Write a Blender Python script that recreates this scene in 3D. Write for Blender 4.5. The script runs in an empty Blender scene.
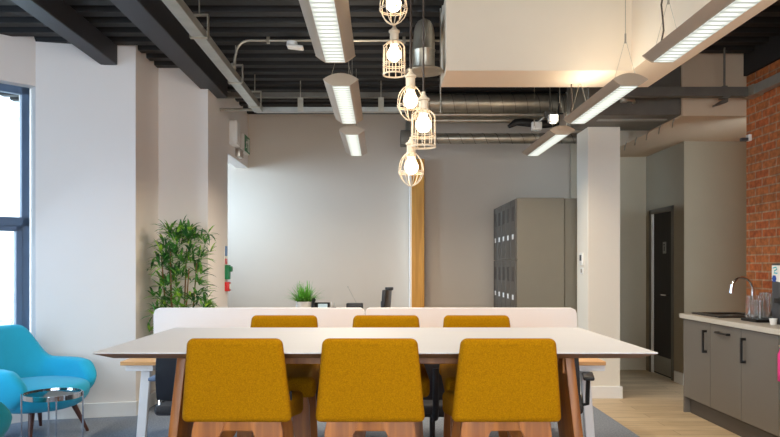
import bpy, bmesh, math, random
from mathutils import Vector, Matrix
random.seed(11)
PI = math.pi
SC = bpy.context.scene
COL = SC.collection

# ------------------------------------------------------------------ colour / materials
def lin(c):
    out = []
    for v in c[:3]:
        v = v / 255.0
        out.append(v / 12.92 if v <= 0.04045 else ((v + 0.055) / 1.055) ** 2.4)
    return (out[0], out[1], out[2], 1.0)

def new_mat(name):
    m = bpy.data.materials.new(name)
    m.use_nodes = True
    nt = m.node_tree
    return m, nt, nt.nodes['Principled BSDF']

def N(nt, kind, **kw):
    n = nt.nodes.new(kind)
    for k, v in kw.items():
        setattr(n, k, v)
    return n

def plain(name, rgb, rough=0.5, metal=0.0, var=0.06, scale=6.0, bump=0.0, bscale=60.0, sheen=0.0, spec=0.5, stretch=(1, 1, 1), detail=4.0):
    """procedural: base colour varied by noise, optional bump"""
    m, nt, b = new_mat(name)
    L = nt.links
    tc = N(nt, 'ShaderNodeTexCoord')
    mp = N(nt, 'ShaderNodeMapping')
    mp.inputs['Scale'].default_value = stretch
    L.new(tc.outputs['Object'], mp.inputs['Vector'])
    nz = N(nt, 'ShaderNodeTexNoise')
    nz.inputs['Scale'].default_value = scale
    nz.inputs['Detail'].default_value = detail
    L.new(mp.outputs['Vector'], nz.inputs['Vector'])
    rp = N(nt, 'ShaderNodeValToRGB')
    c = lin(rgb)
    rp.color_ramp.elements[0].position = 0.3
    rp.color_ramp.elements[1].position = 0.7
    rp.color_ramp.elements[0].color = tuple(v * (1 - var) for v in c[:3]) + (1,)
    rp.color_ramp.elements[1].color = tuple(min(1, v * (1 + var)) for v in c[:3]) + (1,)
    L.new(nz.outputs['Fac'], rp.inputs['Fac'])
    L.new(rp.outputs['Color'], b.inputs['Base Color'])
    b.inputs['Roughness'].default_value = rough
    b.inputs['Metallic'].default_value = metal
    b.inputs['Specular IOR Level'].default_value = spec
    if sheen:
        b.inputs['Sheen Weight'].default_value = sheen
    if bump:
        n2 = N(nt, 'ShaderNodeTexNoise')
        n2.inputs['Scale'].default_value = bscale
        n2.inputs['Detail'].default_value = 3
        L.new(mp.outputs['Vector'], n2.inputs['Vector'])
        bp = N(nt, 'ShaderNodeBump')
        bp.inputs['Strength'].default_value = bump
        bp.inputs['Distance'].default_value = 0.01
        L.new(n2.outputs['Fac'], bp.inputs['Height'])
        L.new(bp.outputs['Normal'], b.inputs['Normal'])
    return m

def wood(name, dark, light, rough=0.45, axis='Z', scale=1.0, grain=14.0):
    m, nt, b = new_mat(name)
    L = nt.links
    tc = N(nt, 'ShaderNodeTexCoord')
    mp = N(nt, 'ShaderNodeMapping')
    s = {'X': (0.8, grain, grain), 'Y': (grain, 0.8, grain), 'Z': (grain, grain, 0.8)}[axis]
    mp.inputs['Scale'].default_value = tuple(v * scale for v in s)
    L.new(tc.outputs['Object'], mp.inputs['Vector'])
    nz = N(nt, 'ShaderNodeTexNoise')
    nz.inputs['Scale'].default_value = 2.2
    nz.inputs['Detail'].default_value = 6
    nz.inputs['Distortion'].default_value = 0.6
    L.new(mp.outputs['Vector'], nz.inputs['Vector'])
    rp = N(nt, 'ShaderNodeValToRGB')
    rp.color_ramp.elements[0].position = 0.32
    rp.color_ramp.elements[1].position = 0.68
    rp.color_ramp.elements[0].color = lin(dark)
    rp.color_ramp.elements[1].color = lin(light)
    L.new(nz.outputs['Fac'], rp.inputs['Fac'])
    L.new(rp.outputs['Color'], b.inputs['Base Color'])
    b.inputs['Roughness'].default_value = rough
    return m

def emis(name, rgb, strength):
    m, nt, b = new_mat(name)
    b.inputs['Base Color'].default_value = lin(rgb)
    b.inputs['Emission Color'].default_value = lin(rgb)
    b.inputs['Emission Strength'].default_value = strength
    return m

def pane_glass(name, tint=(0.97, 0.99, 1.0)):
    m = bpy.data.materials.new(name)
    m.use_nodes = True
    nt = m.node_tree
    nt.nodes.clear()
    out = N(nt, 'ShaderNodeOutputMaterial')
    tr = N(nt, 'ShaderNodeBsdfTransparent')
    tr.inputs['Color'].default_value = tint + (1,)
    gl = N(nt, 'ShaderNodeBsdfGlossy')
    gl.inputs['Roughness'].default_value = 0.03
    fr = N(nt, 'ShaderNodeFresnel')
    fr.inputs['IOR'].default_value = 1.45
    mx = N(nt, 'ShaderNodeMixShader')
    nt.links.new(fr.outputs[0], mx.inputs[0])
    nt.links.new(tr.outputs[0], mx.inputs[1])
    nt.links.new(gl.outputs[0], mx.inputs[2])
    nt.links.new(mx.outputs[0], out.inputs['Surface'])
    return m

M = {}
M['wall'] = plain('wall_paint', (238, 232, 226), 0.85, var=0.012, scale=1.5, spec=0.25)
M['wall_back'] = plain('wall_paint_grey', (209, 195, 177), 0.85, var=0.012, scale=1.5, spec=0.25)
M['corridor_end_shaded'] = plain('corridor_end_shaded_paint', (200, 188, 164), 0.85, var=0.015, spec=0.2)  # back wall paint with the corridor's dimness put into the colour
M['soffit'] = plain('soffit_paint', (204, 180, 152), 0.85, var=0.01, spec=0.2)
M['column_white'] = plain('column_paint', (234, 226, 211), 0.7, var=0.01, scale=2, spec=0.3)
M['skirting'] = plain('skirting_paint', (238, 236, 232), 0.45, var=0.01)
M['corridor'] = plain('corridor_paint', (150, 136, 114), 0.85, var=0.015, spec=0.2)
M['bulkhead'] = plain('bulkhead_paint', (239, 223, 200), 0.8, var=0.01, spec=0.25)
M['deck'] = plain('black_deck_paint', (25, 24, 24), 0.6, var=0.1, scale=2, spec=0.3)
M['black_paint'] = plain('black_wall_paint', (22, 21, 22), 0.7, var=0.1)
M['steel_paint'] = plain('painted_steel', (46, 47, 52), 0.55, var=0.08, scale=3)
M['galv'] = plain('galvanised_steel', (176, 168, 152), 0.36, 0.78, var=0.14, scale=14)
M['tray'] = plain('cable_tray_zinc', (172, 172, 166), 0.42, 0.7, var=0.1, scale=9)
M['dull_zinc'] = plain('dull_zinc_sheet', (112, 107, 98), 0.5, 0.6, var=0.12, scale=6)
M['chrome'] = plain('chrome', (225, 225, 228), 0.1, 1.0, var=0.02)
M['lumi'] = plain('silver_housing', (182, 170, 156), 0.36, 0.65, var=0.03)
M['lumi_cap'] = plain('housing_cap', (192, 174, 150), 0.5, 0.1, var=0.03)
M['white_plastic'] = plain('white_plastic', (232, 229, 222), 0.4, var=0.02)
M['cream'] = plain('cream_lamp_metal', (226, 210, 184), 0.45, 0.1, var=0.03)
M['black_plastic'] = plain('black_plastic', (24, 24, 26), 0.45, var=0.1)
M['cord'] = plain('dark_cord', (58, 46, 36), 0.6, var=0.1)
M['mustard'] = plain('mustard_felt', (166, 115, 4), 0.95, var=0.24, scale=210, bump=0.25, bscale=500, sheen=0.0, spec=0.1, detail=3)
M['oak'] = wood('oak_wood', (128, 74, 24), (168, 104, 40), 0.42)
M['stool_wood'] = wood('stool_oak', (134, 76, 20), (182, 110, 36), 0.38)
M['table_edge'] = wood('table_edge_wood', (112, 76, 46), (140, 98, 62), 0.5, 'X')
M['table_white'] = plain('table_laminate', (206, 206, 209), 0.6, var=0.008, spec=0.3)
M['desk_oak'] = wood('desk_oak', (196, 146, 92), (222, 174, 118), 0.45, 'X')
M['post_wood'] = wood('yellow_timber', (196, 132, 40), (222, 160, 62), 0.5)
M['white_metal'] = plain('white_powder_coat', (228, 228, 230), 0.45, 0.0, var=0.015)
M['screen_fabric'] = plain('white_screen_fabric', (230, 228, 227), 0.75, var=0.015, scale=200)
M['turq'] = plain('turquoise_wool', (44, 174, 208), 0.9, var=0.09, scale=220, bump=0.12, bscale=420, sheen=0.15, spec=0.15)
M['teal'] = plain('teal_wool', (18, 128, 142), 0.9, var=0.09, scale=220, bump=0.12, bscale=420, sheen=0.1, spec=0.15)
M['walnut'] = wood('walnut', (62, 34, 28), (92, 52, 42), 0.4)
M['charcoal'] = plain('charcoal_mesh', (48, 49, 54), 0.8, var=0.15, scale=240)
M['navy'] = plain('navy_shell', (22, 27, 38), 0.55, var=0.06)
M['slate_blue'] = plain('slate_blue_plastic', (96, 118, 148), 0.45, var=0.05)
M['grey_unit'] = plain('grey_cabinet', (110, 104, 96), 0.5, var=0.02, scale=2)
M['grey_plinth'] = plain('dark_plinth', (74, 68, 62), 0.55, var=0.03)
M['worktop'] = plain('speckled_worktop', (196, 190, 178), 0.4, var=0.1, scale=160)
M['sink'] = plain('black_sink', (26, 25, 25), 0.3, var=0.06)
M['locker'] = plain('locker_beige', (120, 113, 97), 0.5, 0.0, var=0.02)
M['locker_door'] = plain('locker_door_grey', (80, 73, 63), 0.5, 0.0, var=0.03)
M['card'] = plain('white_card', (238, 235, 228), 0.6, var=0.01)
M['door_dark'] = wood('dark_door_veneer', (22, 16, 13), (38, 29, 24), 0.65, 'Z')
M['door_trim'] = plain('door_frame_taupe', (96, 88, 76), 0.5, var=0.03)
M['frame_blue'] = plain('window_frame_slate', (92, 116, 144), 0.45, var=0.03)
M['brushed'] = plain('brushed_steel', (150, 146, 138), 0.35, 0.8, var=0.06, scale=40)
M['green_sign'] = plain('safety_green', (8, 120, 70), 0.45, var=0.04)
M['red_sign'] = plain('signal_red', (206, 34, 32), 0.4, var=0.04)
M['blue_sign'] = plain('notice_blue', (98, 140, 190), 0.5, var=0.03)
M['pink_cloth'] = plain('pink_cloth', (240, 58, 140), 0.9, var=0.06, scale=60, bump=0.2)
M['cyan_print'] = plain('cyan_print', (66, 186, 196), 0.5, var=0.03)
M['blue_print'] = plain('blue_print', (30, 74, 160), 0.5, var=0.03)
M['machine'] = plain('dark_grey_machine', (62, 64, 68), 0.4, var=0.04)
M['pot_white'] = plain('white_ceramic', (228, 226, 220), 0.35, var=0.02)
M['pot_dark'] = plain('dark_pot', (52, 50, 50), 0.5, var=0.05)
M['soil'] = plain('dark_soil', (40, 30, 24), 0.95, var=0.3, scale=40)
M['cane'] = wood('bamboo_cane', (104, 74, 40), (150, 112, 66), 0.5)
M['grass'] = plain('grass_leaf', (104, 172, 60), 0.55, var=0.3, scale=22)
M['lcd'] = plain('grey_lcd', (170, 196, 210), 0.3, var=0.03)
M['render'] = plain('pale_render', (228, 226, 222), 0.9, var=0.03)
M['roof'] = plain('slate_roof', (205, 206, 210), 0.8, var=0.08)
M['hedge'] = plain('hedge_green', (196, 208, 184), 0.9, var=0.12, scale=14)
M['paving'] = plain('pale_paving', (200, 198, 192), 0.9, var=0.06)
M['flex'] = plain('black_flexible_duct', (26, 25, 24), 0.6, var=0.1)
M['glass'] = pane_glass('window_glass')
M['table_glass'] = pane_glass('tinted_glass', (0.78, 0.88, 0.90))
M['spot_lens'] = emis('spot_lens', (255, 246, 226), 6)

# leaves with strong variation
def leaf_material():
    m, nt, b = new_mat('bamboo_leaf')
    L = nt.links
    tc = N(nt, 'ShaderNodeTexCoord')
    nz = N(nt, 'ShaderNodeTexNoise')
    nz.inputs['Scale'].default_value = 9
    L.new(tc.outputs['Object'], nz.inputs['Vector'])
    rp = N(nt, 'ShaderNodeValToRGB')
    e = rp.color_ramp.elements
    e[0].position = 0.38; e[0].color = lin((34, 84, 40))
    e[1].position = 0.68; e[1].color = lin((176, 214, 70))
    n = e.new(0.54); n.color = lin((76, 144, 54))
    L.new(nz.outputs['Fac'], rp.inputs['Fac'])
    L.new(rp.outputs['Color'], b.inputs['Base Color'])
    b.inputs['Roughness'].default_value = 0.45
    return m
M['leaf'] = leaf_material()

def carpet_material():
    m, nt, b = new_mat('grey_carpet')
    L = nt.links
    tc = N(nt, 'ShaderNodeTexCoord')
    n1 = N(nt, 'ShaderNodeTexNoise'); n1.inputs['Scale'].default_value = 70; n1.inputs['Detail'].default_value = 5
    L.new(tc.outputs['Object'], n1.inputs['Vector'])
    rp = N(nt, 'ShaderNodeValToRGB')
    rp.color_ramp.elements[0].position = 0.3; rp.color_ramp.elements[0].color = lin((128, 135, 146))
    rp.color_ramp.elements[1].position = 0.7; rp.color_ramp.elements[1].color = lin((162, 170, 182))
    L.new(n1.outputs['Fac'], rp.inputs['Fac'])
    L.new(rp.outputs['Color'], b.inputs['Base Color'])
    b.inputs['Roughness'].default_value = 1.0
    b.inputs['Specular IOR Level'].default_value = 0.1
    bp = N(nt, 'ShaderNodeBump'); bp.inputs['Strength'].default_value = 0.5; bp.inputs['Distance'].default_value = 0.01
    n2 = N(nt, 'ShaderNodeTexNoise'); n2.inputs['Scale'].default_value = 240
    L.new(tc.outputs['Object'], n2.inputs['Vector'])
    L.new(n2.outputs['Fac'], bp.inputs['Height']); L.new(bp.outputs['Normal'], b.inputs['Normal'])
    return m
M['carpet'] = carpet_material()

def vinyl_material():
    m, nt, b = new_mat('oak_plank_vinyl')
    L = nt.links
    tc = N(nt, 'ShaderNodeTexCoord')
    bk = N(nt, 'ShaderNodeTexBrick')
    bk.offset = 0.37
    bk.inputs['Color1'].default_value = lin((206, 182, 146))
    bk.inputs['Color2'].default_value = lin((224, 202, 168))
    bk.inputs['Mortar'].default_value = lin((140, 116, 86))
    bk.inputs['Scale'].default_value = 1
    bk.inputs['Mortar Size'].default_value = 0.002
    bk.inputs['Brick Width'].default_value = 1.2
    bk.inputs['Row Height'].default_value = 0.16
    L.new(tc.outputs['Object'], bk.inputs['Vector'])
    mp = N(nt, 'ShaderNodeMapping'); mp.inputs['Scale'].default_value = (1.5, 22, 1)
    L.new(tc.outputs['Object'], mp.inputs['Vector'])
    nz = N(nt, 'ShaderNodeTexNoise'); nz.inputs['Scale'].default_value = 2; nz.inputs['Detail'].default_value = 6
    L.new(mp.outputs['Vector'], nz.inputs['Vector'])
    rp = N(nt, 'ShaderNodeValToRGB')
    rp.color_ramp.elements[0].position = 0.3; rp.color_ramp.elements[0].color = (0.72, 0.70, 0.67, 1)
    rp.color_ramp.elements[1].position = 0.7; rp.color_ramp.elements[1].color = (1.05, 1.05, 1.05, 1)
    L.new(nz.outputs['Fac'], rp.inputs['Fac'])
    mx = N(nt, 'ShaderNodeMix'); mx.data_type = 'RGBA'; mx.blend_type = 'MULTIPLY'
    mx.inputs[0].default_value = 1.0
    L.new(bk.outputs['Color'], mx.inputs[6]); L.new(rp.outputs['Color'], mx.inputs[7])
    L.new(mx.outputs[2], b.inputs['Base Color'])
    b.inputs['Roughness'].default_value = 0.5
    return m
M['vinyl'] = vinyl_material()

def brick_material():
    m, nt, b = new_mat('red_brick')
    L = nt.links
    tc = N(nt, 'ShaderNodeTexCoord')
    sx = N(nt, 'ShaderNodeSeparateXYZ'); L.new(tc.outputs['Object'], sx.inputs[0])
    cb = N(nt, 'ShaderNodeCombineXYZ')
    L.new(sx.outputs['Y'], cb.inputs['X']); L.new(sx.outputs['Z'], cb.inputs['Y'])
    bk = N(nt, 'ShaderNodeTexBrick')
    bk.inputs['Color1'].default_value = lin((186, 98, 50))
    bk.inputs['Color2'].default_value = lin((234, 146, 80))
    bk.inputs['Mortar'].default_value = lin((186, 146, 112))
    bk.inputs['Scale'].default_value = 1
    bk.inputs['Mortar Size'].default_value = 0.009
    bk.inputs['Mortar Smooth'].default_value = 0.3
    bk.inputs['Brick Width'].default_value = 0.225
    bk.inputs['Row Height'].default_value = 0.0765
    bk.inputs['Bias'].default_value = -0.1
    L.new(cb.outputs[0], bk.inputs['Vector'])
    # darker burnt bricks: large patches
    bk2 = N(nt, 'ShaderNodeTexBrick')
    bk2.inputs['Color1'].default_value = (1, 1, 1, 1)
    bk2.inputs['Color2'].default_value = (0.30, 0.26, 0.26, 1)
    bk2.inputs['Mortar'].default_value = (1, 1, 1, 1)
    bk2.inputs['Scale'].default_value = 1
    bk2.inputs['Mortar Size'].default_value = 0.004
    bk2.inputs['Brick Width'].default_value = 0.225
    bk2.inputs['Row Height'].default_value = 0.0765
    bk2.inputs['Bias'].default_value = -0.22
    L.new(cb.outputs[0], bk2.inputs['Vector'])
    nz = N(nt, 'ShaderNodeTexNoise'); nz.inputs['Scale'].default_value = 24; nz.inputs['Detail'].default_value = 6
    L.new(tc.outputs['Object'], nz.inputs['Vector'])
    rp = N(nt, 'ShaderNodeValToRGB')
    rp.color_ramp.elements[0].position = 0.3; rp.color_ramp.elements[0].color = (0.6, 0.56, 0.54, 1)
    rp.color_ramp.elements[1].position = 0.7; rp.color_ramp.elements[1].color = (1.18, 1.14, 1.1, 1)
    L.new(nz.outputs['Fac'], rp.inputs['Fac'])
    m1 = N(nt, 'ShaderNodeMix'); m1.data_type = 'RGBA'; m1.blend_type = 'MULTIPLY'; m1.inputs[0].default_value = 0.8
    L.new(bk.outputs['Color'], m1.inputs[6]); L.new(bk2.outputs['Color'], m1.inputs[7])
    m2 = N(nt, 'ShaderNodeMix'); m2.data_type = 'RGBA'; m2.blend_type = 'MULTIPLY'; m2.inputs[0].default_value = 1.0
    L.new(m1.outputs[2], m2.inputs[6]); L.new(rp.outputs['Color'], m2.inputs[7])
    L.new(m2.outputs[2], b.inputs['Base Color'])
    b.inputs['Roughness'].default_value = 0.85
    bp = N(nt, 'ShaderNodeBump'); bp.inputs['Strength'].default_value = 0.6; bp.inputs['Distance'].default_value = 0.01
    bp.invert = True
    L.new(bk.outputs['Fac'], bp.inputs['Height']); L.new(bp.outputs['Normal'], b.inputs['Normal'])
    return m
M['brick'] = brick_material()

def louvre_material():
    """lit lamp louvre: bright cells between cross blades (runs along local Y)"""
    m, nt, b = new_mat('lit_louvre')
    L = nt.links
    tc = N(nt, 'ShaderNodeTexCoord')
    sx = N(nt, 'ShaderNodeSeparateXYZ'); L.new(tc.outputs['Object'], sx.inputs[0])
    def saw(src, per):
        d = N(nt, 'ShaderNodeMath', operation='DIVIDE'); d.inputs[1].default_value = per
        L.new(src, d.inputs[0])
        f = N(nt, 'ShaderNodeMath', operation='FRACT'); L.new(d.outputs[0], f.inputs[0])
        return f.outputs[0]
    gy = N(nt, 'ShaderNodeMath', operation='GREATER_THAN'); gy.inputs[1].default_value = 0.42
    L.new(saw(sx.outputs['Y'], 0.056), gy.inputs[0])
    ab = N(nt, 'ShaderNodeMath', operation='ABSOLUTE'); L.new(sx.outputs['X'], ab.inputs[0])
    mr = N(nt, 'ShaderNodeMapRange')
    mr.inputs['From Min'].default_value = 0.016; mr.inputs['From Max'].default_value = 0.05
    mr.inputs['To Min'].default_value = 1.0; mr.inputs['To Max'].default_value = 0.25
    L.new(ab.outputs[0], mr.inputs['Value'])
    mu = N(nt, 'ShaderNodeMath', operation='MULTIPLY'); L.new(gy.outputs[0], mu.inputs[0]); L.new(mr.outputs[0], mu.inputs[1])
    st = N(nt, 'ShaderNodeMath', operation='MULTIPLY_ADD')
    st.inputs[1].default_value = 0.75; st.inputs[2].default_value = 0.52
    L.new(mu.outputs[0], st.inputs[0])
    b.inputs['Base Color'].default_value = lin((90, 98, 95))
    b.inputs['Emission Color'].default_value = lin((246, 250, 240))
    L.new(st.outputs[0], b.inputs['Emission Strength'])
    return m
M['louvre'] = louvre_material()
M['bulb'] = emis('warm_bulb', (255, 226, 190), 7.5)

# ------------------------------------------------------------------ mesh helpers
def add_bm(dst, src, mtx=None):
    me = bpy.data.meshes.new('tmp')
    src.to_mesh(me); src.free()
    if mtx is not None:
        me.transform(mtx)
    dst.from_mesh(me)
    bpy.data.meshes.remove(me)

def hexa(bm, pts, bev=0.0, seg=2, mtx=None):
    """8 points: bottom 0-3 ccw, top 4-7 ccw"""
    b = bmesh.new()
    v = [b.verts.new(p) for p in pts]
    for f in ((3, 2, 1, 0), (4, 5, 6, 7), (0, 1, 5, 4), (1, 2, 6, 5), (2, 3, 7, 6), (3, 0, 4, 7)):
        b.faces.new([v[i] for i in f])
    bmesh.ops.recalc_face_normals(b, faces=b.faces[:])
    if bev:
        bmesh.ops.bevel(b, geom=b.edges[:], offset=bev, segments=seg, affect='EDGES', profile=0.5)
    add_bm(bm, b, mtx)

def box(bm, x0, x1, y0, y1, z0, z1, bev=0.0, seg=2, mtx=None):
    hexa(bm, [(x0, y0, z0), (x1, y0, z0), (x1, y1, z0), (x0, y1, z0), (x0, y0, z1), (x1, y0, z1), (x1, y1, z1), (x0, y1, z1)], bev, seg, mtx)

def tube(bm, pts, r, n=8, closed=False):
    pts = [Vector(p) for p in pts]
    rs = r if isinstance(r, (list, tuple)) else [r] * len(pts)
    m = len(pts)
    rings = []
    up = None
    for i, p in enumerate(pts):
        if closed:
            t = (pts[(i + 1) % m] - pts[i - 1]).normalized()
        elif i == 0:
            t = (pts[1] - p).normalized()
        elif i == m - 1:
            t = (p - pts[i - 1]).normalized()
        else:
            t = (pts[i + 1] - pts[i - 1]).normalized()
        if up is None:
            up = Vector((0, 0, 1)) if abs(t.z) < 0.9 else Vector((1, 0, 0))
        a = up - t * up.dot(t)
        if a.length < 1e-5:
            a = Vector((1, 0, 0)) - t * t.x
        a.normalize(); up = a
        c = t.cross(a)
        rings.append([bm.verts.new(p + (a * math.cos(2 * PI * k / n) + c * math.sin(2 * PI * k / n)) * rs[i]) for k in range(n)])
    rng = range(m) if closed else range(m - 1)
    for i in rng:
        A, B = rings[i], rings[(i + 1) % m]
        for k in range(n):
            bm.faces.new((A[k], A[(k + 1) % n], B[(k + 1) % n], B[k]))
    if not closed:
        bm.faces.new(rings[0][::-1]); bm.faces.new(rings[-1])

def lathe(bm, prof, n=24, c=(0, 0, 0), sx=1.0, sy=1.0):
    rings = []
    for r, z in prof:
        if r < 1e-6:
            rings.append([bm.verts.new((c[0], c[1], c[2] + z))])
        else:
            rings.append([bm.verts.new((c[0] + r * sx * math.cos(2 * PI * k / n), c[1] + r * sy * math.sin(2 * PI * k / n), c[2] + z)) for k in range(n)])
    for A, B in zip(rings[:-1], rings[1:]):
        for k in range(n):
            k2 = (k + 1) % n
            if len(A) == 1 and len(B) == 1:
                continue
            if len(A) == 1:
                bm.faces.new((A[0], B[k], B[k2]))
            elif len(B) == 1:
                bm.faces.new((A[k], A[k2], B[0]))
            else:
                bm.faces.new((A[k], A[k2], B[k2], B[k]))
    for R, flip in ((rings[0], True), (rings[-1], False)):
        if len(R) > 1:
            bm.faces.new(R[::-1] if flip else R)

def prism(bm, poly, d0, d1, axis='Y', bev=0.0):
    """2D polygon extruded. axis Y: poly is (x,z); X: (y,z); Z: (x,y)"""
    b = bmesh.new()
    def P(u, v, d):
        return {'Y': (u, d, v), 'X': (d, u, v), 'Z': (u, v, d)}[axis]
    A = [b.verts.new(P(u, v, d0)) for u, v in poly]
    B = [b.verts.new(P(u, v, d1)) for u, v in poly]
    n = len(poly)
    b.faces.new(A); b.faces.new(B[::-1])
    for i in range(n):
        b.faces.new((A[i], A[(i + 1) % n], B[(i + 1) % n], B[i]))
    bmesh.ops.recalc_face_normals(b, faces=b.faces[:])
    if bev:
        bmesh.ops.bevel(b, geom=b.edges[:], offset=bev, segments=2, affect='EDGES', profile=0.5)
    add_bm(bm, b)

def obj(name, bm, mat, parent=None, loc=None, rotz=0.0, smooth=40, wn=False, subd=0):
    bmesh.ops.recalc_face_normals(bm, faces=bm.faces[:])
    me = bpy.data.meshes.new(name)
    bm.to_mesh(me); bm.free()
    if isinstance(mat, str):
        mat = M[mat]
    me.materials.append(mat)
    if smooth:
        for p in me.polygons:
            p.use_smooth = True
        me.set_sharp_from_angle(angle=math.radians(smooth))
    o = bpy.data.objects.new(name, me)
    COL.objects.link(o)
    if parent is not None:
        o.parent = parent
    if loc is not None:
        o.location = loc
    if rotz:
        o.rotation_euler[2] = rotz
    if subd:
        md = o.modifiers.new('sub', 'SUBSURF'); md.levels = subd; md.render_levels = subd
    if wn:
        o.modifiers.new('wn', 'WEIGHTED_NORMAL')
    return o

def tag(o, label, cat, group=None, kind=None):
    o['label'] = label; o['category'] = cat
    if group: o['group'] = group
    if kind: o['kind'] = kind
    return o

def thing(name, label, cat, loc=(0, 0, 0), rotz=0.0, group=None):
    o = bpy.data.objects.new(name, None)
    o.empty_display_size = 0.1
    COL.objects.link(o)
    o.location = loc; o.rotation_euler[2] = rotz
    return tag(o, label, cat, group)

def struct(name, bm, mat, smooth=0):
    o = obj(name, bm, mat, smooth=smooth)
    o['kind'] = 'structure'
    return o

def dup(root, loc, rotz=None, label=None):
    r = root.copy(); COL.objects.link(r); r.location = loc
    if rotz is not None: r.rotation_euler[2] = rotz
    if label: r['label'] = label
    for ch in list(root.children):
        c = ch.copy(); COL.objects.link(c); c.parent = r
        for g in list(ch.children):
            d = g.copy(); COL.objects.link(d); d.parent = c
    return r

NB = bmesh.new

# ------------------------------------------------------------------ camera (px: x = 381 + 700 X/Y, y = 265 - 700 (Z-1.36)/Y)
CZ = 1.36
cam = bpy.data.cameras.new('camera')
co = bpy.data.objects.new('camera', cam)
COL.objects.link(co)
co.location = (0, 0, CZ)
co.rotation_euler = (PI / 2, 0, 0)
cam.sensor_width = 36
cam.lens = 36 * 700 / 780
cam.shift_x = (390 - 381) / 780
cam.shift_y = (265 - 218.5) / 780
cam.clip_start = 0.05
SC.camera = co

# ------------------------------------------------------------------ the setting
HC = 3.32      # deck underside
YB = 9.1       # back wall
YR = -3.0      # wall behind the camera
XL = -4.3

b = NB(); box(b, XL - 0.1, 2.05, YR - 0.1, YB + 0.1, -0.1, 0); struct('floor', b, 'carpet')
b = NB(); box(b, 2.05, 4.6, YR - 0.1, YB + 0.1, -0.1, 0.001); struct('floor.001', b, 'vinyl')

# corrugated deck: trapezoid ribs running along X
b = NB()
poly = []
y = YR - 0.1
while y < YB + 0.1:
    poly += [(y, HC + 0.06), (y + 0.105, HC + 0.06), (y + 0.12, HC), (y + 0.225, HC), (y + 0.24, HC + 0.06)]
    y += 0.24
top = [(poly[-1][0], HC + 0.14), (poly[0][0], HC + 0.14)]
prism(b, poly + top, XL - 0.1, 4.6, 'X')
struct('ceiling', b, 'deck')

HW = HC + 0.07
# bay pier facing the camera (slightly turned), reveals to the alcove and the second pier
b = NB(); prism(b, [(-3.03, 6.14), (-2.215, 6.32), (-2.225, 7.0), (-2.30, 7.15), (-3.13, 6.26)], 0, HW, 'Z'); struct('wall_left', b, 'wall')
b = NB(); prism(b, [(-2.24, 7.0), (-1.73, 7.0), (-1.73, 7.9), (-2.24, 7.9)], 0, HW, 'Z'); struct('wall_pier', b, 'wall')
# lintel over the side opening
b = NB(); box(b, -1.88, -1.73, 7.9, YB, 2.62, HW); struct('wall_lintel', b, 'wall')
# side annex behind the pier
b = NB()
box(b, -3.62, -3.5, 7.0, 7.75, 0, HW); box(b, -3.62, -3.5, 8.95, YB, 0, HW)
box(b, -3.62, -3.5, 7.75, 8.95, 0, 1.75); box(b, -3.62, -3.5, 7.75, 8.95, 2.95, HW)
box(b, -3.6, -2.24, 7.15, 7.3, 0, HW)
struct('wall_annex', b, 'wall')
# back wall
b = NB(); box(b, -3.6, 4.6, YB, YB + 0.1, 0, HW); struct('wall_back', b, 'wall_back')
# corridor: door wall and recess walls
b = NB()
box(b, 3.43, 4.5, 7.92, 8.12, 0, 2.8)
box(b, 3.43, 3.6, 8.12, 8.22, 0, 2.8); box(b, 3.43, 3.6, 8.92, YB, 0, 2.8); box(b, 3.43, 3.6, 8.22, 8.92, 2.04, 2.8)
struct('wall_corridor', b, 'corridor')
b = NB(); box(b, 2.46, 3.43, YB - 0.04, YB, 0, HW); struct('wall_corridor_end', b, 'corridor_end_shaded')  # panel over the back wall, shade carried in its colour
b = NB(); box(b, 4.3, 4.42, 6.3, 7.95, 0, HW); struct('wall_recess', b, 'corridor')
b = NB(); box(b, 2.83, 4.42, 6.57, YB, 2.76, HW); struct('ceiling_soffit', b, 'soffit')
# brick wall
b = NB(); box(b, 3.43, 3.55, YR, 6.57, 0, 3.13); struct('wall_right', b, 'brick')
b = NB(); box(b, 3.40, 3.55, YR, 6.565, 3.13, HW); struct('trim_1', b, 'black_paint')
# column
b = NB(); box(b, 2.11, 2.44, 7.14, 7.54, 0, 2.77, 0.004, 1); struct('wall_column', b, 'column_white')
b = NB(); box(b, 2.09, 2.46, 7.12, 7.56, 0, 0.125, 0.004, 1); struct('baseboard_column', b, 'skirting')
# white bulkhead: L-shape
b = NB()
prism(b, [(0.47, 5.04), (1.805, 5.04), (1.805, -1.5), (2.10, -1.5), (2.10, 5.51), (0.47, 5.51)], 2.76, HW, 'Z')
struct('wall_bulkhead', b, 'bulkhead')
# baseboards
b = NB(); hexa(b, [(-3.03, 6.118, 0), (-2.20, 6.301, 0), (-2.20, 6.325, 0), (-3.03, 6.142, 0), (-3.03, 6.118, 0.13), (-2.20, 6.301, 0.13), (-2.20, 6.325, 0.13), (-3.03, 6.142, 0.13)], 0.004, 1); struct('baseboard_left', b, 'skirting')
b = NB(); box(b, -2.222, -2.20, 6.33, 7.0, 0, 0.13); box(b, -2.2, -1.71, 6.98, 7.0, 0, 0.13); box(b, -1.73, -1.71, 7.0, 7.9, 0, 0.13); struct('baseboard_pier', b, 'skirting')
b = NB(); box(b, -3.5, 3.43, YB - 0.02, YB, 0, 0.13); struct('baseboard_back', b, 'skirting')
b = NB(); box(b, 3.41, 3.43, 7.9, 8.15, 0, 0.13); box(b, 3.43, 4.3, 7.9, 7.92, 0, 0.13); struct('baseboard_corridor', b, 'skirting')

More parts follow.
